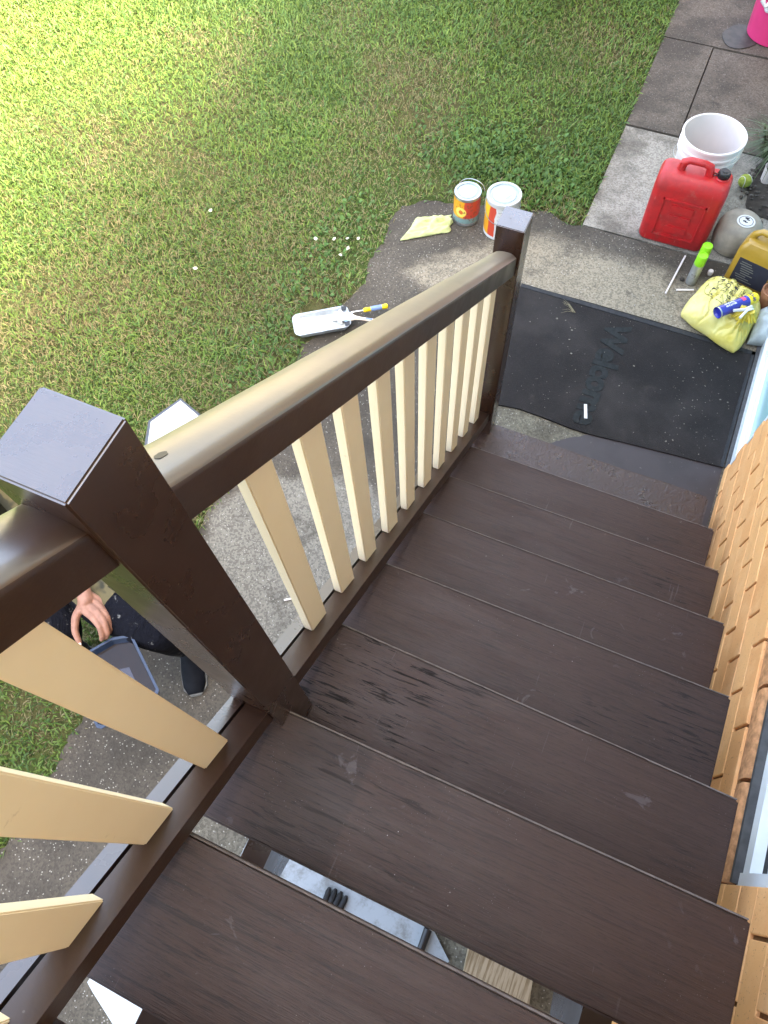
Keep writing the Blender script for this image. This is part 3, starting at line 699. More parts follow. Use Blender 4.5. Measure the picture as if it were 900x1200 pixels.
# tennis ball
bm = bmesh.new(); bmesh.ops.create_icosphere(bm, subdivisions=3, radius=.033); 
for vv in bm.verts: vv.co += vv.co.normalized()*.0012*mnoise.noise(vv.co*90)
tb = empty('tennis_ball', (.733, 2.20, .035), 'faded green tennis ball beside the white bucket', 'ball')
finish('felt', bm, TENNIS, tb, smooth=180)
bm = bmesh.new(); pts = []
for i in range(48):
    t = 2*math.pi*i/48; a_, b_ = .75, .25; p = Vector((a_*math.cos(t)+b_*math.cos(3*t), a_*math.sin(t)-b_*math.sin(3*t), 2*math.sqrt(a_*b_)*math.sin(2*t))); pts.append(p.normalized()*.0332)
tube(bm, pts, .0013, 5, closed=True); finish('seam', bm, PAPER, tb, smooth=60)

# beige round container with a round label
sc = empty('beige_round_container', (.765, 1.775, .002), 'weathered beige round container with white disc label beside gold jug', 'container')
bm = bmesh.new(); lathe(bm, [(.088,.0),(.098,.008),(.105,.05),(.104,.10),(.097,.128),(.083,.146),(.06,.155),(.0001,.158)], 40, cap1=False); finish('body', bm, STONEC, sc, smooth=60)
bm = bmesh.new(); lathe(bm, [(.042,.1565),(.042,.1585),(.0001,.160)], 28, (.012,-.012,0), cap1=False); lab = finish('label', bm, PAPER, sc, smooth=30)
bm = bmesh.new()
for i in range(7):
    a = random.uniform(0, 6.3); r = random.uniform(.0, .024); box(bm, .012+r*math.cos(a)-.007, .012+r*math.cos(a)+.007, -.012+r*math.sin(a)-.0022, -.012+r*math.sin(a)+.0022, .159, .1608)
o = finish('print', bm, INK); o.parent = lab
bm = bmesh.new(); lathe(bm, [(.030,.1585),(.032,.1602),(.034,.1585)], 28, (.012,-.012,0), False, False); o = finish('print_ring', bm, INK); o.parent = lab

# gold jug
gj = empty('gold_oil_jug', (.885, 1.555, .002), 'gold plastic oil jug with black label behind yellow bag', 'jug', rz=math.radians(-14))
bm = bmesh.new(); rings = []
for (z, w_, d_, r) in ((0,.19,.115,.02),(.008,.205,.13,.024),(.20,.205,.13,.024),(.225,.19,.118,.024),(.245,.16,.10,.022),(.25,.13,.085,.02)): rings.append(rrect(w_, d_, r, 4, z))
loft(bm, rings); finish('body', bm, GOLD, gj, smooth=32)
bm = bmesh.new(); tube(bm, [(-.075,0,.225),(-.07,0,.262),(-.045,0,.284),(.03,0,.284),(.05,0,.27),(.055,0,.235)], [.017,.016,.014,.014,.016,.018], 10); finish('handle', bm, GOLD, gj, smooth=50)
bm = bmesh.new(); lathe(bm, [(.024,.245),(.024,.283),(.021,.287),(.0001,.287)], 18, (.078,0,-.005), cap1=False); finish('cap', bm, BLACKPL, gj, smooth=35)
bm = bmesh.new(); box(bm, -.075, .08, -.0672, -.0652, .045, .175); lb = finish('label', bm, INK, gj)
bm = bmesh.new()
for i in range(9):
    z = .06+.012*i; x = random.uniform(-.065,-.04); box(bm, x, x+random.uniform(.04,.1), -.0682, -.0674, z, z+.004)
o = finish('print', bm, simple('grey_print', (.16,.15,.13), .7)); o.parent = lb

# two spray cans with lime caps
def spray(x, y, label):
    e = empty('spray_can', (x, y, .002), label, 'spray can', 'lime capped spray cans')
    b = bmesh.new(); lathe(b, [(.021,0),(.024,.003),(.0245,.006),(.0245,.118),(.022,.126),(.019,.130)], 24); finish('body', b, simple('silver_can', (.42,.43,.42), .3, .5, .2, 20, .03, metal=.6), e, smooth=40)
    b = bmesh.new(); lathe(b, [(.0235,.118),(.0245,.120),(.0238,.168),(.022,.172),(.018,.1725),(.0175,.169),(.0001,.169)], 24, cap1=False); finish('cap', b, GREENCAP, e, smooth=40)
spray(.640, 1.462, 'spray can with lime green cap nearer the yellow bag'); spray(.646, 1.530, 'spray can with lime green cap touching the red fuel can')
bm = bmesh.new(); lathe(bm, [(.012,0),(.013,.002),(.013,.02),(.011,.024),(.0001,.025)], 16, cap1=False)
o = tag(finish('bottle_cap', bm, WHITEPL, smooth=40), 'small white bottle cap beside the lime spray cans', 'cap'); o.location = (.712, 1.545, .002)
# sticks
def stick(a, b, r, name, label, cat):
    bm = bmesh.new(); tube(bm, [a, b], r, 8); return tag(finish(name, bm, WHITEPL, smooth=40), label, cat)
stick((.577,1.616,.006), (.548,1.347,.006), .0045, 'white_tube', 'thin white plastic tube pointing at the red fuel can', 'tube')
stick((.590,1.386,.006), (.665,1.415,.006), .005, 'white_stick', 'short white stick lying by the yellow bag corner', 'stick')
bm = bmesh.new(); bmesh.ops.create_icosphere(bm, subdivisions=2, radius=.012)
for vv in bm.verts: vv.co *= 1+.5*mnoise.noise(vv.co*80); vv.co.z *= .5
o = tag(finish('dark_clod', bm, SOIL, smooth=60), 'small dark clod on the concrete between tube and bag', 'clod'); o.location = (.598, 1.462, .006)

# yellow bag: plump sack with gathered, tied corner
yb = empty('yellow_bag', (.80, 1.29, .013), 'plump pale yellow plastic bag with tied gathered end and printed text', 'bag')
Q = [Vector((.625,1.215,0)), Vector((.715,1.500,0)), Vector((.985,1.395,0)), Vector((.925,1.075,0))]
def bagp(u, v):      # quad patch
    return (Q[0]*(1-u)*(1-v)+Q[1]*(1-u)*v+Q[2]*u*v+Q[3]*u*(1-v))
def bagh(u, v):
    e = (1-abs(2*u-1)**2.6)*(1-abs(2*v-1)**2.6); h = .125*max(e, 0)**.55
    h += .016*mnoise.noise(Vector((u*4, v*4, 1)))*min(1, e*3)+.007*mnoise.noise(Vector((u*11, v*7, 4)))*min(1, e*4)
    h -= .014*max(0, 1-abs(mnoise.noise(Vector((u*3.2+2, v*4.5, 6))))*9)*min(1, e*4)+.007*max(0, 1-abs(mnoise.noise(Vector((u*7+1, v*5.5, 2))))*7)*min(1, e*4)
    g = Vector((u-.80, v-.30)); a = math.atan2(g.y, g.x); r = g.length
    h += .011*math.sin(a*13+2*mnoise.noise(Vector((u*6, v*6, 7))))*math.exp(-(r/.20)**2)*min(1, r*9)+.02*math.exp(-(r/.12)**2)
    h -= .014*math.exp(-((u-.52+.1*(v-.5))/.05)**2)*min(1, e*3)
    return h
NB = 80; bm = bmesh.new(); top = []; bot = []
for i in range(NB+1):
    rt_, rb_ = [], []
    for j in range(NB+1):
        u, v = i/NB, j/NB; p = bagp(u, v)-Vector(yb.location); c = Vector((0, 0, 0)); k = 1+.03*mnoise.noise(Vector((u*5, v*5, 9)))
        rr = max(abs(2*u-1), abs(2*v-1)); cor = (abs(2*u-1)*abs(2*v-1))**4
        p.x *= k*(1-.10*cor); p.y *= k*(1-.10*cor); h = bagh(u, v)
        edge_ = i in (0, NB) or j in (0, NB)
        vt = bm.verts.new((p.x, p.y, .018+h)); rt_.append(vt); rb_.append(vt if edge_ else bm.verts.new((p.x, p.y, max(-.004, .014-.03*min(1, (1-rr)*6)))))
    top.append(rt_); bot.append(rb_)
for i in range(NB):
    for j in range(NB):
        bm.faces.new((top[i][j], top[i+1][j], top[i+1][j+1], top[i][j+1])); bm.faces.new((bot[i][j], bot[i][j+1], bot[i+1][j+1], bot[i+1][j]))
m = Mat('yellow_film', (.64,.57,.20), .38, .5); m.mix(m.ramp(m.noise(6, 5, .6), .4, .7), (.62,.50,.08)).bump(m.noise(22, 5, .65, None, 1), .35, .006).bump(m.noise(70, 3), .15, .002)
finish('sack', bm, m.m, yb, smooth=180)
def bag_surf(u, v): p = bagp(u, v)-Vector(yb.location); return Vector((p.x, p.y, .018+bagh(u, v)))
def drape_text(s, size, u, v):
    o = text_mesh('print', s, size, INK, frame_mat((0,0,0), (1,0,0), (0,1,0)), yb, extrude=.0002)
    me = o.data; xd = Vector((-.28,-1,0)).normalized(); yd = Vector((1,-.28,0)).normalized()*-1
    base = bagp(u, v)
    yd = Vector((-xd.y, xd.x, 0))
    for vv in me.vertices:
        q = base+xd*vv.co.x+yd*vv.co.y; t = vv.co.z
        uu, vv2 = u, v
        for _ in range(6):
            e = q-bagp(uu, vv2); du = (bagp(uu+.01, vv2)-bagp(uu, vv2))/.01; dv = (bagp(uu, vv2+.01)-bagp(uu, vv2))/.01
            det = du.x*dv.y-du.y*dv.x; uu += (e.x*dv.y-e.y*dv.x)/det; vv2 += (du.x*e.y-du.y*e.x)/det
        uu = min(max(uu, .02), .98); vv2 = min(max(vv2, .02), .98)
        w_ = bag_surf(uu, vv2); vv.co = (w_.x, w_.y, w_.z+.0012+t)
for s_, u, size in (('RESPONSIBLY', .24, .031), ('& CONTENT', .36, .031), ('DISPOSE OF', .48, .031), ('PLEASE', .60, .026)): drape_text(s_, size, u, .60)
bm = bmesh.new(); ring = []
for i in range(60):
    a = 2*math.pi*i/60; ring.append(bag_surf(.44+.33*math.copysign(abs(math.cos(a))**.6, math.cos(a)), .60+.32*math.copysign(abs(math.sin(a))**.6, math.sin(a)))+Vector((0,0,.001)))
tube(bm, ring, .0016, 4, closed=True); finish('print_outline', bm, simple('olive_print', (.25,.22,.05), .6), yb)
gx = bag_surf(.80, .30); bm = bmesh.new()
for i in range(40):
    a = 2*math.pi*i/40+random.uniform(-.12,.12); L = random.uniform(.028,.062); c, s_ = math.cos(a), math.sin(a)
    tube(bm, [gx+Vector((c*.006, s_*.006, .022)), gx+Vector((c*L*.5, s_*L*.5, .020+random.uniform(-.004,.010))), gx+Vector((c*L, s_*L, random.uniform(-.016,-.004)))], [.004,.0075,.004], 6)
finish('gathered_folds', bm, simple('deep_yellow_film', (.66,.50,.05), .4, .5, .25, 25, .2), yb, smooth=60)
bm = bmesh.new(); tube(bm, [gx+Vector((-.055,-.028,.034)), gx+Vector((-.01,-.01,.040)), gx+Vector((.012,.022,.036))], .0065, 6); tube(bm, [gx+Vector((-.02,-.055,.03)), gx+Vector((-.002,-.012,.041)), gx+Vector((.02,.012,.034))], .006, 6); finish('tie', bm, PAPER, yb, smooth=60)

# blue and yellow aerosol lying on the bag
A = Vector((.772, 1.152, .172)); B_ = Vector((.925, 1.318, .172)); ax = (B_-A).normalized(); Lc = (B_-A).length
ae = empty('blue_aerosol_can', A, 'blue and yellow aerosol can lying on the yellow bag', 'aerosol can')
q = ax.to_track_quat('Z', 'Y'); ae.rotation_mode = 'QUATERNION'; ae.rotation_quaternion = q
r0 = .0255
bm = bmesh.new(); lathe(bm, [(.019,.010),(.0225,.004),(.0245,.0),(.0262,.001),(.0262,.004),(r0,.007),(r0,.152)], 36, cap0=True, cap1=False); finish('body', bm, simple('blue_can', (.022,.03,.33), .25, .5, .15, 10, .02, coat=.3), ae, smooth=35)
bm = bmesh.new(); lathe(bm, [(r0+.0002,.152),(r0+.0002,.190)], 36, cap0=False, cap1=False); lathe(bm, [(r0,.190),(.0262,.192),(.0255,.195),(.020,.203),(.0001,.206)], 36, cap0=False, cap1=False); finish('yellow_band', bm, simple('yellow_can', (.82,.60,.02), .3, .5, .1, 10, .02), ae, smooth=35)
bm = bmesh.new(); lathe(bm, [(.0255,-.0003),(.0268,.0006),(.0268,.0045),(.0256,.0065)], 36, cap0=False, cap1=False); finish('rim', bm, STEEL, ae, smooth=35)
inv = q.to_matrix().inverted(); upv = inv @ Vector((-.35,.0,1)).normalized(); upv = Vector((upv.x, upv.y, 0)).normalized()
def cyl_text(s, size, z, ang, m, vertical=False):
    o = text_mesh('print', s, size, m, Matrix.Identity(4), ae, extrude=.0001, bold=.0006)
    a0 = math.atan2(upv.y, upv.x)+ang
    for vv in o.data.vertices:
        X, Y, Z = vv.co
        if vertical: a = a0+Y/r0; zz = z+X
        else: a = a0+X/r0; zz = z+Y
        R2 = r0+.0007+Z; vv.co = (R2*math.cos(a), R2*math.sin(a), zz)
cyl_text('WD-40', .020, .172, .1, simple('navy_print', (.01,.015,.13), .5))
cyl_text('MULTI-USE', .011, .060, .35, PAPER, True); cyl_text('PRODUCT', .011, .060, -.15, PAPER, True)
bm = bmesh.new(); a0 = math.atan2(upv.y, upv.x); ns = 9; vs_ = []
for zz in (.118, .136): vs_.append([bm.verts.new(((r0+.0006)*math.cos(a0-.55+1.1*i/ns), (r0+.0006)*math.sin(a0-.55+1.1*i/ns), zz)) for i in range(ns+1)])
for i in range(ns): bm.faces.new((vs_[0][i], vs_[0][i+1], vs_[1][i+1], vs_[1][i]))
finish('red_flash', bm, simple('red_print', (.70,.06,.16), .4), ae)

# pink bucket at the far corner of the path
pb = empty('pink_bucket', (.640, 3.545, .004), 'bright pink plastic bucket with white rag at frame corner', 'bucket')
bm = bmesh.new(); lathe(bm, [(.15,0),(.158,.006),(.178,.30),(.186,.302),(.188,.31),(.182,.314),(.174,.30),(.154,.02),(.0001,.018)], 48, cap1=False); finish('body', bm, PINK, pb, smooth=40)
bm = bmesh.new(); ct = Vector((-.085,-.16,.235)); nrm = Vector((-.47,-.88,.05)).normalized(); tx = Vector((.88,-.47,0)); rows = []
for i in range(13):
    row = []
    for j in range(13):
        u, v = i/12-.5, j/12-.5; row.append(bm.verts.new(ct+tx*(u*.10*(1-.3*v))+Vector((0,0,1))*(v*.10)+nrm*(.012+.014*mnoise.noise(Vector((u*6, v*6, 3)))-.25*u*u)))
    rows.append(row)
for i in range(12):
    for j in range(12): bm.faces.new((rows[i][j], rows[i+1][j], rows[i+1][j+1], rows[i][j+1]))
o = finish('rag', bm, PAPER, pb, smooth=180); md = o.modifiers.new('t', 'SOLIDIFY'); md.thickness = .003
bm = bmesh.new(); tube(bm, [ct+nrm*.02+Vector((-.045,0,.015)), ct+nrm*.035+Vector((-.01,0,-.01)), ct+nrm*.03+Vector((.035,0,.02))], [.014,.011,.012], 8); finish('rag_knot', bm, PAPER, pb, smooth=60)
bm = bmesh.new(); tube(bm, [(.19*math.cos(math.radians(a)), .19*math.sin(math.radians(a)), .30+.03*math.sin(math.radians(a))) for a in range(0, 181, 12)], .003, 6); finish('handle', bm, STEEL, pb, smooth=60)
# wet stain beside the pink bucket
m = Mat('damp_stain', (.035,.03,.026), .6, .4); m.mix(m.ramp(m.noise(20, 4), .4, .6), (.05,.043,.036))
bm = bmesh.new(); pts = []
for i in range(30):
    a = 2*math.pi*i/30; r = 1+.25*mnoise.noise(Vector((math.cos(a), math.sin(a), 2))); pts.append((.47+.11*r*math.cos(a), 3.44+.12*r*math.sin(a), .0))
prism(bm, pts, (0,0,.0075)); o = finish('stain', bm, m.m); o.parent = path

# clump plant with soil by the path
bm = bmesh.new(); n = 60; c0 = bm.verts.new((.93, 2.26, .03)); rg = []
for i in range(40):
    a = 2*math.pi*i/40; r = 1+.25*mnoise.noise(Vector((2*math.cos(a), 2*math.sin(a), 5))); rg.append(bm.verts.new((.94+.19*r*math.cos(a), 2.24+.26*r*math.sin(a), .004)))
for i in range(40): bm.faces.new((c0, rg[i], rg[(i+1) % 40]))
sm = finish('soil_heap', bm, SOIL, smooth=60); tag(sm, 'dark crumbly soil under the grassy clump plant', 'soil', kind='stuff')
bm = bmesh.new()
for i in range(160):
    a = random.uniform(0, 6.28); r = random.uniform(0, 1)**.5; p = Vector((.92+.2*r*math.cos(a), 2.22+.27*r*math.sin(a), .006+.02*(1-r))); s_ = random.uniform(.004,.012)
    M_ = Matrix.Translation(p) @ Matrix.Rotation(random.uniform(0,3), 4, 'X') @ Matrix.Diagonal((s_, s_*.8, s_*.7, 1)); bmesh.ops.create_icosphere(bm, subdivisions=1, radius=1, matrix=M_)
tag(finish('pebbles', bm, simple('garden_pebble', (.12,.105,.09), .9, .3, .6, 18, .2)), 'small pebbles and clods around the clump plant', 'pebbles', kind='stuff')
cp = empty('clump_plant', (.835, 2.43, .008), 'dark green grassy clump plant at the path edge', 'plant')
bm = bmesh.new()
for i in range(260):
    a = random.uniform(0, 6.28); L = random.uniform(.12,.27); lean = random.uniform(.15, 1.0); d = Vector((math.cos(a), math.sin(a), 0)); s_ = Vector((-d.y, d.x, 0))*random.uniform(.002,.0042)
    o = d*random.uniform(0,.05); p1 = o+d*L*.45*lean+Vector((0,0,L*.55)); p2 = o+d*L*(.6+.5*lean)+Vector((0,0,L*(.75-.55*lean)))
    v_ = [bm.verts.new(p) for p in (o-s_, o+s_, p1+s_, p1-s_, p2)]; bm.faces.new(v_[:4]); bm.faces.new((v_[3], v_[2], v_[4]))
finish('blades', bm, simple('clump_leaf', (.07,.11,.045), .5, .4, .5, 8, 0), cp)
wc = empty('white_cup', (.835, 2.27, .004), 'white plastic cup at the frame edge by the clump plant', 'cup')
bm = bmesh.new(); lathe(bm, [(.028,0),(.03,.002),(.037,.09),(.039,.092),(.036,.09),(.029,.006),(.0001,.005)], 24, cap1=False); finish('body', bm, WHITEPL, wc, smooth=40)
# pot and grey cloth against the door
pt = empty('terracotta_pot', (1.03, 1.42, .002), 'small terracotta pot at the frame edge beside gold jug', 'pot')
pt.location.x = .985
bm = bmesh.new(); lathe(bm, [(.03,0),(.032,.002),(.042,.10),(.048,.10),(.05,.125),(.044,.125),(.036,.1),(.0001,.095)], 24, cap1=False); finish('body', bm, simple('terracotta', (.40,.17,.09), .8, .3, .25, 25, .15), pt, smooth=40)
def cloth(name, pts_fn, n, m, label, cat, thick=.003):
    bm = bmesh.new(); g = [[bm.verts.new(pts_fn(i/n, j/n)) for j in range(n+1)] for i in range(n+1)]
    for i in range(n):
        for j in range(n): bm.faces.new((g[i][j], g[i+1][j], g[i+1][j+1], g[i][j+1]))
    o = finish(name, bm, m, smooth=180); md = o.modifiers.new('thickness', 'SOLIDIFY'); md.thickness = thick; return tag(o, label, cat)
def gc(u, v):
    x = .965+.10*u*(1-.2*v); y = 1.175+.20*v+.02*u; 
    e = max(0, (1-(2*u-1)**2)*(1-(2*v-1)**2)); return (x-.01, y, .016+.10*e**.5+.018*mnoise.noise(Vector((u*5, v*6, 2)))*min(1, e*3))
cloth('grey_cloth', gc, 24, simple('grey_white_cloth', (.50,.55,.55), .9, .2, .2, 30, .3), 'crumpled grey white cloth against the door frame', 'cloth')

# ================================================================== THINGS ON THE GROUND, MIDDLE
def label_mat(name, seed, vert):
    m = Mat(name, (.70,.30,.02), .4, .4)
    sx = m.N('SeparateXYZ', i0=m.co); z = sx.outputs[2]
    ang = m.N('Math', _operation='ARCTAN2', i0=sx.outputs[1], i1=sx.outputs[0]).outputs[0]
    nz = m.noise(16, 3)
    a0 = m.math('ADD', ang, m.math('MULTIPLY', nz, .25))
    if vert:
        m.mix(m.ramp(a0, -2.0, -1.98), (.52,.06,.03)); m.mix(m.ramp(a0, -1.55, -1.53), (.55,.54,.52))
        m.mix(m.math('MULTIPLY', m.ramp(m.noise(60, 2, .5, m.mapping((1, 1, 3))), .58, .62), m.ramp(a0, -1.45, -1.4)), (.2,.2,.22))
        m.mix(m.math('MULTIPLY', m.ramp(z, .10, .115), m.ramp(a0, -1.98, -2.05)), (.75,.42,.03))
    else:
        m.mix(m.ramp(a0, -1.35, -1.3), (.50,.055,.03)); m.mix(m.ramp(z, .055, .045), (.16,.25,.24))
        d = m.N('VectorMath', _operation='DISTANCE', i0=m.co, i1=(-.008,-.062,.085)).outputs['Value']; m.mix(m.ramp(d, .03, .026), (.82,.62,.12)); m.mix(m.ramp(d, .014, .011), (.55,.12,.03))
        m.mix(m.math('MULTIPLY', m.ramp(m.noise(70, 2), .58, .64), .7), (.15,.06,.03))
    return m.m
def tin(x, y, r, h, m, label, handle_up):
    e = empty('paint_tin', (x, y, .002), label, 'paint tin', 'paint tins on the pad')
    b = bmesh.new(); lathe(b, [(r*.97,0),(r,.003),(r,.012),(r*.985,.016),(r*.985,h-.016),(r,h-.012),(r,h-.002),(r*.99,h),(r*.93,h),(r*.92,h-.004)], 44, cap1=False); finish('body', b, STEEL if not handle_up else simple('white_tin_paint', (.52,.51,.49), .4, .5, .1, 20, .03, grime=.2), e, smooth=40)
    if not handle_up:
        b = bmesh.new(); lathe(b, [(r*.99,.02),(r*.99,h*.9)], 44, cap0=False, cap1=False); finish('label', b, m, e, smooth=40)
    else:
        b = bmesh.new(); lathe(b, [(r*.992,.018),(r*.992,h*.88)], 44, cap0=False, cap1=False); finish('label', b, m, e, smooth=40)
    b = bmesh.new(); lathe(b, [(r*.925,h-.006),(r*.92,h-.001),(r*.84,h-.001),(r*.82,h-.006),(r*.70,h-.006),(r*.68,h-.003),(.0001,h-.003)], 44, cap0=False, cap1=False); lid = finish('lid', b, LIDW, e, smooth=30)
    b = bmesh.new(); box(b, -r*.42, r*.30, -r*.36, r*.34, h-.0032, h-.0022)
    for vv in b.verts:
        vx, vy = vv.co.x, vv.co.y; c, s_ = math.cos(-.5), math.sin(-.5); vv.co.x = c*vx-s_*vy; vv.co.y = s_*vx+c*vy
    o = finish('lid_sticker', b, simple('lid_sticker', (.46,.51,.54), .5, .4, .25, 60, 0)); o.parent = lid
    b = bmesh.new()
    if not handle_up: tube(b, [(r*math.cos(t), r*math.sin(t)*.3+r*.9, h*.82+.035*math.sin(t)) for t in [math.pi*i/14 for i in range(15)]], .002, 6)
    else: tube(b, [(r*1.03*math.cos(t), -r*1.03*math.sin(t), h*.8-.07*math.sin(t)) for t in [math.pi*i/14 for i in range(15)]], .002, 6)
    finish('handle', b, STEEL, e, smooth=60)
tin(-.515, 1.474, .067, .165, label_mat('tin_label_orange', 1, False), 'smaller steel paint tin with orange and red label beside yellow cloth', False)
tin(-.327, 1.462, .0845, .215, label_mat('tin_label_white', 2, True), 'larger white paint tin with red and white label behind the post', True)
def yc(u, v):
    P0, P1, P2, P3 = Vector((-.765,1.20,0)), Vector((-.745,1.375,0)), Vector((-.590,1.465,0)), Vector((-.555,1.345,0))
    p = P0*(1-u)*(1-v)+P1*(1-u)*v+P2*u*v+P3*u*(1-v)
    w_ = .025*mnoise.noise(Vector((u*3, v*3, 8))); e = min(1, 12*min(u, 1-u, v, 1-v))
    h = .028*abs(mnoise.noise(Vector((u*2.4+1, v*3.2, 5))))+.012*mnoise.noise(Vector((u*7, v*8, 1)))
    return (p.x+w_*.9, p.y+w_, .006+max(0, h+.008)*e)
cloth('yellow_cloth', yc, 36, simple('pale_yellow_cloth', (.47,.50,.23), .9, .15, .15, 40, .25), 'crumpled pale yellow cleaning cloth near the paint tins', 'cloth')

# paint tray with white paint, brush and roller
tr = empty('white_paint_tray', (-.892, .556, .012), 'pale paint tray with white paint at the lawn edge', 'paint tray', rz=math.atan2(.155, .220))
def tray_mesh(L, W_, h, slope=True):
    bm = bmesh.new(); o_ = rrect(L, W_, .03, 5, h); i_ = rrect(L-.018, W_-.018, .026, 5, h); f_ = rrect(L-.045, W_-.04, .022, 5, .004); b_ = rrect(L-.035, W_-.03, .022, 5, 0.0)
    if slope: f_ = [(x, y, .004+max(0, (.5-x/L)*.6-.12)*h*1.1) for x, y, z in f_]
    loft(bm, [b_, o_, i_, f_]); return bm
finish('tray', tray_mesh(.270, .132, .034), simple('pale_tray', (.40,.44,.47), .35, .5, .25, 22, .05, grime=.55), tr, smooth=50)
bm = bmesh.new(); pts = rrect(.236, .100, .022, 5, .0)
v_ = [bm.verts.new((x, y, .0055+max(0, (.5-x/.27)*.6-.12)*.0374+.0022)) for x, y, z in pts]; bm.faces.new(v_); bmesh.ops.triangulate(bm, faces=bm.faces[:])
finish('paint', bm, simple('wet_white_paint', (.50,.525,.51), .15, .5, .18, 22, .15), tr)
for sy in (-1, 1):
    bm = bmesh.new(); prism(bm, [(.104, sy*.05-.011, .0335), (.126, sy*.048-.011, .0335), (.129, sy*.046+.012, .0335), (.104, sy*.05+.012, .0335)], (0,0,.003))
    finish('corner_well', bm, BLACKPL, tr)
rzt = Matrix.Rotation(math.atan2(.155, .220), 3, 'Z'); T0 = Vector((-.892, .556, 0))
br = empty('paintbrush', (-.80, .622, .04), 'paintbrush with pale wooden handle resting in the paint tray', 'paintbrush', rz=math.atan2(.03, .13))
bm = bmesh.new(); loft(bm, [[(x, -w_, z-.003), (x, w_, z-.003), (x, w_, z+.003), (x, -w_, z+.003)] for x, w_, z in ((-.06,.024,-.006),(-.03,.025,.0),(.0,.024,.002))]); finish('bristles', bm, WHITEPL, br)
bm = bmesh.new(); loft(bm, [[(x, -w_, z-.006), (x, w_, z-.006), (x, w_, z+.006), (x, -w_, z+.006)] for x, w_, z in ((.0,.025,.002),(.03,.025,.003))]); finish('ferrule', bm, simple('blue_ferrule', (.45,.60,.75), .3, .5), br, bevel=.001)
bm = bmesh.new(); loft(bm, [[(x+0*0, w_*math.cos(a), z+t_*math.sin(a)) for a in [2*math.pi*k/10 for k in range(10)]] for x, w_, t_, z in ((.03,.022,.006,.003),(.05,.012,.006,.003),(.08,.008,.006,.002),(.12,.0095,.006,.0),(.16,.010,.005,-.002),(.168,.006,.004,-.003))]); hb = finish('handle', bm, simple('pale_wood_handle', (.66,.52,.40), .45, .4), br, smooth=50)
bm = bmesh.new(); box(bm, .10, .13, -.004, .004, .0058, .0068); o = finish('print', bm, simple('blue_print', (.12,.2,.45), .6)); o.parent = hb
rl = empty('paint_roller', (-.765, .668, .04), 'mini paint roller with yellow and blue grip on the tray', 'paint roller', rz=math.atan2(.095, .135))
bm = bmesh.new(); tube(bm, [(-.06,-.01,-.004),(-.03,.0,.002),(.0,0,.004),(.04,0,.002)], .003, 6); finish('rod', bm, STEEL, rl, smooth=60)
bm = bmesh.new(); lathe_pts = [(.035,.007),(.04,.0105),(.055,.0115),(.06,.010),(.13,.011),(.14,.0125),(.15,.012),(.154,.008)]
tube(bm, [(x, 0, .002) for x, r in lathe_pts], [r for x, r in lathe_pts], 12); gr = finish('grip', bm, simple('yellow_grip', (.80,.55,.01), .4, .5), rl, smooth=40)
bm = bmesh.new(); tube(bm, [(.072,0,.0028),(.125,0,.0028)], .0116, 12); o = finish('grip_sleeve', bm, simple('blue_sleeve', (.18,.27,.52), .5), smooth=40); o.parent = gr
bm = bmesh.new(); tube(bm, [(-.085,-.045,-.008),(-.07,.03,-.008)], .011, 12); finish('roller_sleeve', bm, PAPER, rl, smooth=40)

# paint chips on the lawn
FL = simple('cream_chip', (.5,.49,.38), .6, .3)
spots = [(-.985,.965,'near the lawn edge, closest to the tray'),(-.97,1.02,'beside the pad, second from the tray'),(-1.0,1.08,'in the middle of the chip trail'),(-1.06,1.05,'at the left of the chip trail'),(-.95,1.10,'at the far end of the chip trail'),(-1.15,1.02,'apart to the left of the trail'),(-1.75,1.0,'alone in the middle of the lawn'),(-1.62,.62,'alone in the dry patch of lawn')]
for i, (x, y, wh) in enumerate(spots):
    bm = bmesh.new(); n = 7; pts = [Vector((.011*(1+.4*random.uniform(-1,1))*math.cos(2*math.pi*k/n), .008*(1+.4*random.uniform(-1,1))*math.sin(2*math.pi*k/n), 0)) for k in range(n)]
    prism(bm, pts, (0,0,.002)); o = tag(finish('paint_chip', bm, FL), 'small cream paint chip '+wh, 'paint chip', 'paint chips on the lawn'); o.location = (x, y, .045); o.rotation_euler = (random.uniform(-.2,.2), random.uniform(-.2,.2), random.uniform(0,6))
stick((-.435,-.735,.006), (-.408,-.715,.006), .0042, 'cigarette_butt', 'pale cigarette butt on the concrete behind the first baluster', 'cigarette butt')

# white board with dark edge, behind the upper post
wb = empty('display_board', (-1.16, -.32, .03), 'white board with dark edge and clipped corners on the lawn', 'board')
pp = [(-1.278,-.103),(-1.339,-.245),(-1.28,-.36),(-1.15,-.50),(-.98,-.42),(-.95,-.25),(-1.06,-.115),(-1.131,-.085)]
pp = [(-1.276,-.095),(-1.340,-.243),(-1.283,-.365),(-1.12,-.44),(-.985,-.40),(-.955,-.27),(-1.06,-.17)]
bm = bmesh.new(); prism(bm, [(x+1.16, y+.32, .0) for x, y in pp], (0,0,.024)); finish('face', bm, CLEANB, wb, bevel=.002)
bm = bmesh.new(); cxp = sum(x for x, y in pp)/len(pp); cyp = sum(y for x, y in pp)/len(pp); n = len(pp); a_ = []; b_ = []
def grow(x, y, d): L = math.hypot(x-cxp, y-cyp); return (x+(x-cxp)/L*d+1.16, y+(y-cyp)/L*d+.32)
loft(bm, [[(*grow(x, y, .0005), -.004) for x, y in pp], [(*grow(x, y, .016), -.004) for x, y in pp], [(*grow(x, y, .016), .02) for x, y in pp], [(*grow(x, y, .0005), .0215) for x, y in pp]], cap=False)
finish('edge_strip', bm, simple('dark_edging', (.05,.055,.065), .6), wb)

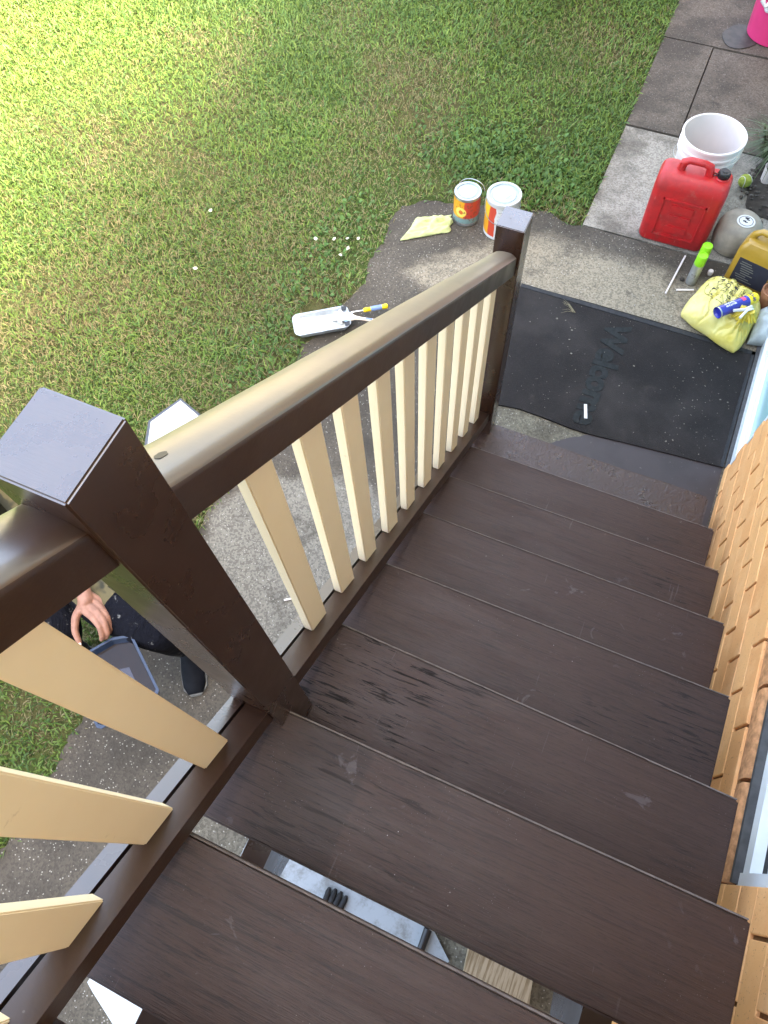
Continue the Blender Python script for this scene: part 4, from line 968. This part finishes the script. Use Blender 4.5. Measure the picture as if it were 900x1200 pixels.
# ---- under the stair
def slab_thing(name, pts, z, t, m, label, cat, bev=.004):
    cx = sum(p[0] for p in pts)/len(pts); cy = sum(p[1] for p in pts)/len(pts)
    bm = bmesh.new(); prism(bm, [(x-cx, y-cy, 0) for x, y in pts], (0,0,t)); o = tag(finish(name, bm, m, bevel=bev), label, cat); o.location = (cx, cy, z); return o
slab_thing('pale_board', [(-.150,-1.44),(.47,-1.50),(.60,-1.60),(.52,-1.72),(-.16,-1.80)], .004, .012, BOARD, 'stained pale board lying under the stair treads', 'board')
slab_thing('white_sheet', [(-.425,-2.09),(-.40,-2.055),(-.2,-2.0),(.3,-1.98),(.3,-2.45),(-.06,-2.40),(-.27,-2.19),(-.40,-2.135),(-.43,-2.12)], .004, .006, CLEANB, 'clean white sheet with rounded corner below the lowest tread in view', 'sheet', 0)
slab_thing('timber_offcut', [(.63,-1.52),(.82,-1.46),(.86,-1.70),(.66,-1.74)], .10, .05, TIMBER, 'raw timber offcut lying under the treads by the wall', 'timber')
slab_thing('timber_bearer', [(.70,-1.50),(.76,-1.50),(.76,-1.70),(.70,-1.70)], .002, .096, TIMBER, 'short timber bearer under the raw offcut', 'timber')
bg_ = empty('black_glove', (.19, -1.585, .018), 'black rubber glove lying on the stained board under the treads', 'glove')
bm = bmesh.new()
for i in range(4): tube(bm, [(-.02+.017*i,-.05,.008),(-.022+.018*i,-.015,.012),(-.024+.020*i,.010+.004*(1-abs(i-1.5)),.012),(-.025+.0205*i,.022+.004*(1-abs(i-1.5)),.008)], [.009,.010,.0095,.005], 8)
loft(bm, [[(w_*math.cos(a), y, .010+.010*math.sin(a)) for a in [2*math.pi*k/12 for k in range(12)]] for y, w_ in ((-.045,.040),(-.08,.044),(-.14,.036),(-.18,.044))])
tube(bm, [(.03,-.10,.01),(.058,-.075,.012),(.066,-.05,.009)], [.012,.010,.006], 8); finish('rubber', bm, simple('dusty_rubber', (.02,.02,.021), .8, .3, .4, 40, .2), bg_, smooth=60)
bm = bmesh.new(); tube(bm, [(.0,.03,.015),(.0,-.06,.015)], [.014,.012], 10); tube(bm, [(.0,.03,.015),(-.02,.05,.02)], .008, 8)
o = tag(finish('black_hose_end', bm, BLACKPL, smooth=50), 'black plastic hose end lying under the treads', 'hose'); o.location = (.505, -1.575, .017)

# ================================================================== PERSON crouching at the left with a paint tray
SKIN = simple('skin', (.30,.145,.10), .5, .4, .32, 38, .25)
m = Mat('khaki_shirt', (.10,.085,.045), .9, .2); m.mix(m.ramp(m.noise(9, 3, .5), .46, .52), (.035,.035,.025)).mix(m.ramp(m.noise(8, 3, .5, m.mapping((1,1,1), (0,0,0), (5,2,1))), .6, .65), (.28,.21,.07)).bump(m.noise(14, 4), .4, .01); SHIRT = m.m
m = Mat('navy_trousers', (.004,.0045,.008), .9, .12); m.mix(m.math('MULTIPLY', m.ramp(m.noise(26, 5, .75), .60, .64), .7), (.16,.16,.155)).bump(m.noise(9, 5, .6, None, 1.5), .9, .03); TROU = m.m
SHOE = simple('dark_shoe', (.003,.004,.007), .7, .15, .2, 30, .1)
def skin_mesh(verts, edges, radii, sub=2):
    me = bpy.data.meshes.new('sk'); me.from_pydata(verts, edges, []); o = bpy.data.objects.new('sk', me); COL.objects.link(o)
    md = o.modifiers.new('s', 'SKIN'); md.use_smooth_shade = True
    for i, r in enumerate(radii): me.skin_vertices[0].data[i].radius = (r, r) if not isinstance(r, tuple) else r
    me.skin_vertices[0].data[0].use_root = True
    sd_ = o.modifiers.new('u', 'SUBSURF'); sd_.levels = sub; sd_.render_levels = sub
    dg = bpy.context.evaluated_depsgraph_get(); out = bpy.data.meshes.new_from_object(o.evaluated_get(dg)); bpy.data.objects.remove(o); return out
J = [((-1.32,-1.00,.36),.125,'t'),((-1.36,-1.00,.52),.125,'s'),((-1.36,-1.01,.70),.135,'s'),((-1.33,-1.02,.84),.12,'s'),((-1.30,-1.03,.93),.055,'k'),((-1.27,-1.035,1.00),.07,'k'),((-1.24,-1.04,1.08),.088,'k'),((-1.24,-1.04,1.14),.06,'k'),
     ((-1.22,-.95,.36),.10,'t'),((-.86,-1.075,.42),.105,'t'),((-.635,-1.09,.43),.080,'t'),((-.64,-1.08,.28),.060,'t'),((-.67,-1.06,.10),.050,'t'),
     ((-1.24,-1.12,.36),.095,'t'),((-1.07,-1.17,.43),.092,'t'),((-.93,-1.215,.44),.082,'t'),((-.985,-1.25,.28),.056,'t'),((-1.01,-1.245,.10),.050,'t'),
     ((-1.28,-.87,.82),.065,'s'),((-1.16,-.93,.68),.052,'s'),((-1.02,-1.00,.60),.046,'s'),((-.925,-1.055,.545),.036,'s'),((-.893,-1.080,.533),.030,'s'),
     ((-1.29,-1.18,.82),.065,'s'),((-1.24,-1.27,.68),.050,'s'),((-1.14,-1.28,.60),.040,'s'),((-1.08,-1.27,.57),.03,'k'),((-1.04,-1.26,.56),.028,'k')]
E_ = [(0,1),(1,2),(2,3),(3,4),(4,5),(5,6),(6,7),(0,8),(8,9),(9,10),(10,11),(11,12),(0,13),(13,14),(14,15),(15,16),(16,17),(3,18),(18,19),(19,20),(20,21),(21,22),(3,23),(23,24),(24,25),(25,26),(26,27)]
bme = skin_mesh([j[0] for j in J], E_, [j[1] for j in J])
# left hand gripping the tray rim: palm + four fingers + thumb
HV = [(-.887,-1.085,.532),(-.868,-1.106,.527),(-.848,-1.126,.520)]
V_ = Vector
fing = [([V_((-.852,-1.138,.520)), V_((-.820,-1.146,.517)), V_((-.784,-1.163,.508)), V_((-.768,-1.186,.486)), V_((-.778,-1.196,.460))], [.0125,.0135,.011,.010,.008]),
        ([V_((-.850,-1.122,.520)), V_((-.816,-1.126,.517)), V_((-.775,-1.146,.508)), V_((-.760,-1.170,.482)), V_((-.770,-1.186,.455))], [.0125,.0135,.011,.010,.008]),
        ([V_((-.855,-1.106,.517)), V_((-.820,-1.106,.510)), V_((-.780,-1.127,.500)), V_((-.764,-1.150,.472)), V_((-.772,-1.166,.450))], [.012,.013,.0105,.0095,.008]),
        ([V_((-.862,-1.092,.513)), V_((-.831,-1.089,.500)), V_((-.794,-1.108,.490)), V_((-.780,-1.127,.466)), V_((-.786,-1.140,.448))], [.011,.012,.0095,.0085,.007]),
        ([V_((-.866,-1.128,.518)), V_((-.872,-1.166,.512)), V_((-.852,-1.208,.502)), V_((-.822,-1.236,.480))], [.017,.015,.012,.009])]
hb_ = bmesh.new()
hb_.from_mesh(skin_mesh([(-.90,-1.072,.535)]+HV, [(0,1),(1,2),(2,3)], [.024,.025,.027,.026]))
for pts, rr in fing:
    wr = V_((-.882,-1.092,.529)) if pts is not fing[-1][0] else V_((-.884,-1.10,.525))
    pp_ = [wr]+pts; hb_.from_mesh(skin_mesh([tuple(p) for p in pp_], [(i, i+1) for i in range(len(pp_)-1)], [.019, .0175]+rr[1:]))
hmesh = bpy.data.meshes.new('h'); hb_.to_mesh(hmesh); hb_.free()
ho = bpy.data.objects.new('h', hmesh); COL.objects.link(ho)
md = ho.modifiers.new('r', 'REMESH'); md.mode = 'VOXEL'; md.voxel_size = .0024; md = ho.modifiers.new('sm', 'SMOOTH'); md.iterations = 5; md.factor = .5
hm = [bpy.data.meshes.new_from_object(ho.evaluated_get(bpy.context.evaluated_depsgraph_get()))]; bpy.data.objects.remove(ho)
bm = bmesh.new(); bm.from_mesh(bme); nbody = len(bm.faces)
for h in hm: bm.from_mesh(h)
segs = [(Vector(J[a][0]), Vector(J[b][0]), J[b][2] if J[b][2] != 's' or J[a][2] == 's' else J[a][2]) for a, b in E_]
bm.faces.ensure_lookup_table()
for f in bm.faces:
    f.smooth = True
    if f.index >= nbody: f.material_index = 0; continue
    c = f.calc_center_median(); best = None
    for i, (a, b, k) in enumerate(segs):
        d = b-a; t = max(0, min(1, (c-a).dot(d)/d.length_squared)); dist = (a+d*t-c).length
        if best is None or dist < best[0]: best = (dist, E_[i], t)
    ka, kb = J[best[1][0]][2], J[best[1][1]][2]; k = kb if best[2] > .5 else ka
    f.material_index = {'k':0,'s':1,'t':2}[k]
org = Vector((-1.0,-1.1,0))
for vv in bm.verts: vv.co -= org
pme = bpy.data.meshes.new('person'); bm.to_mesh(pme); bm.free()
for mm in (SKIN, SHIRT, TROU): pme.materials.append(mm)
person = bpy.data.objects.new('person', pme); COL.objects.link(person); person.location = org
tag(person, 'crouching person in khaki shirt and paint-spotted dark trousers holding a tray', 'person')
def shoe(ankle, d):
    a = Vector((ankle[0], ankle[1], 0))-org; d = Vector((d[0], d[1], 0)).normalized(); s_ = Vector((-d.y, d.x, 0)); bm = bmesh.new(); rings = []
    for t, w_, h in ((-.07,.022,.055),(-.055,.034,.085),(-.01,.038,.10),(.05,.038,.075),(.10,.044,.055),(.15,.042,.042),(.18,.028,.030)):
        c = a+d*t; rings.append([c+s_*(w_*math.cos(x))+Vector((0,0,max(.004, h*.5+h*.5*math.sin(x)))) for x in [2*math.pi*k/14 for k in range(14)]])
    loft(bm, rings); o = finish('shoe', bm, SHOE, person, smooth=70)
    bm = bmesh.new(); loft(bm, [[a+d*t+s_*w_+Vector((0,0,z)) for t, w_ in ((-.075,-.02),(-.075,.02),(-.03,.042),(.10,.048),(.16,.044),(.187,.02),(.187,-.02),(.16,-.044),(.10,-.048),(-.03,-.042))] for z in (.002,.016)]); so = finish('sole', bm, simple('grey_sole', (.14,.14,.13), .8)); so.parent = o
shoe((-.675,-1.045), (.55,-.75)); shoe((-1.01,-1.245), (.9,-.4))
bm = bmesh.new(); bmesh.ops.create_icosphere(bm, subdivisions=3, radius=.094, matrix=Matrix.Translation(Vector((-1.248,-1.04,1.095))-org))
bm.verts.ensure_lookup_table(); hc = Vector((-1.248,-1.04,1.095))-org
bmesh.ops.delete(bm, geom=[vv for vv in bm.verts if (vv.co-hc).dot(Vector((.75,0,-.66))) > .03], context='VERTS')
for vv in bm.verts: vv.co += (vv.co-hc).normalized()*.006*mnoise.noise(vv.co*40)
finish('hair', bm, simple('brown_hair', (.04,.025,.015), .7, .3, .3, 60, .4), person, smooth=180)
bm = bmesh.new(); fc = Vector((-1.18,-1.045,1.065))-org
loft(bm, [[fc+Vector((.0,.012*math.cos(x),.012*math.sin(x)-.002)) for x in [2*math.pi*k/8 for k in range(8)]], [fc+Vector((.03,.007*math.cos(x),.006*math.sin(x)-.012)) for x in [2*math.pi*k/8 for k in range(8)]]]); finish('nose', bm, SKIN, person, smooth=60)
for sy in (-1, 1):
    bm = bmesh.new(); bmesh.ops.create_icosphere(bm, subdivisions=2, radius=.012, matrix=Matrix.Translation(fc+Vector((-.001, .03*sy, .022)))); finish('eye', bm, INK, person, smooth=180)
    bm = bmesh.new(); bmesh.ops.create_icosphere(bm, subdivisions=2, radius=1, matrix=Matrix.Translation(hc+Vector((0, .09*sy, -.01))) @ Matrix.Diagonal((.018,.008,.028,1))); finish('ear', bm, SKIN, person, smooth=180)
# thumb nail
bm = bmesh.new(); tn = Vector(fing[-1][0][-1])-org+Vector((0,0,.0085)); bmesh.ops.create_icosphere(bm, subdivisions=2, radius=1, matrix=Matrix.Translation(tn) @ Matrix.Diagonal((.008,.006,.002,1))); finish('thumb_nail', bm, simple('nail', (.75,.55,.48), .35), person, smooth=180)

# the tray in the hand, with brown paint
TA = math.atan2(-.135, .20)
ht = empty('navy_paint_tray', (-.672, -1.282, .455), 'dark blue paint tray of brown paint held by the crouching person', 'paint tray', rz=TA)
NAVY = simple('navy_tray_plastic', (.02,.034,.065), .2, .5, .2, 15, .03)
def oct_(L, W_, c, z): return [(-L/2, W_/2-c, z), (-L/2+c*.45, W_/2, z), (L/2-.012, W_/2, z), (L/2, W_/2-.012, z), (L/2, -W_/2+.012, z), (L/2-.012, -W_/2, z), (-L/2+c*.45, -W_/2, z), (-L/2, -W_/2+c, z)]
bm = bmesh.new(); loft(bm, [oct_(.225,.185,.05,-.05), oct_(.25,.21,.06,.006), oct_(.25,.21,.06,.009), oct_(.234,.194,.056,.009), oct_(.234,.194,.056,.004), oct_(.210,.170,.05,-.044)])
finish('tray', bm, NAVY, ht, bevel=.0015)
bm = bmesh.new(); v_ = [bm.verts.new(p) for p in oct_(.222,.182,.052,-.018)]; bm.faces.new(v_); m = Mat('wet_brown_paint', (.010,.0045,.003), .06, .35); m.bump(m.noise(14, 3), .25, .006); finish('paint', bm, m.m, ht)
bm = bmesh.new(); v_ = [bm.verts.new((x*.5+.03, y*.6-.006, z)) for x, y, z in oct_(.225,.185,.05,-.0165)]; bm.faces.new(v_); m = Mat('tray_ramp', (.03,.03,.045), .25, .5); m.mix(m.ramp(m.noise(16, 4, .6), .56, .62), (.02,.01,.008)); finish('ramp', bm, m.m, ht)

# ---- shrub just beyond the top of the frame, shading the lawn under it
sb = empty('shrub', (-.86, 3.86, -.02), 'dense dark shrub on the far lawn', 'shrub')
bm = bmesh.new()
for i in range(5200):
    a = random.uniform(0, 6.28); ph = math.acos(random.uniform(-.5, 1)); r = .52*(.55+.45*random.random()**.5)*(1+.25*mnoise.noise(Vector((math.cos(a)*2, math.sin(a)*2, ph*2))))
    p = Vector((r*math.sin(ph)*math.cos(a), r*math.sin(ph)*math.sin(a)*.85, .50+.85*r*math.cos(ph))); s_ = random.uniform(.02,.036)
    M_ = Matrix.Rotation(random.uniform(0,6), 3, 'Z') @ Matrix.Rotation(random.uniform(-.9,.9), 3, 'X')
    bm.faces.new([bm.verts.new(p+M_ @ Vector(q)*s_) for q in ((-1,0,0),(0,-.45,.1),(1,0,0),(0,.45,.1))])
finish('crown', bm, simple('shrub_leaf', (.035,.07,.018), .5, .4, .5, 9, 0), sb)
for i in range(6):
    bm = bmesh.new(); a = i*1.05; tube(bm, [(.03*math.cos(a), .03*math.sin(a), 0), (.08*math.cos(a), .08*math.sin(a), .25), (.25*math.cos(a), .22*math.sin(a), .6)], [.016,.012,.006], 7); finish('stem', bm, simple('bark', (.09,.065,.045), .9), sb, smooth=60)
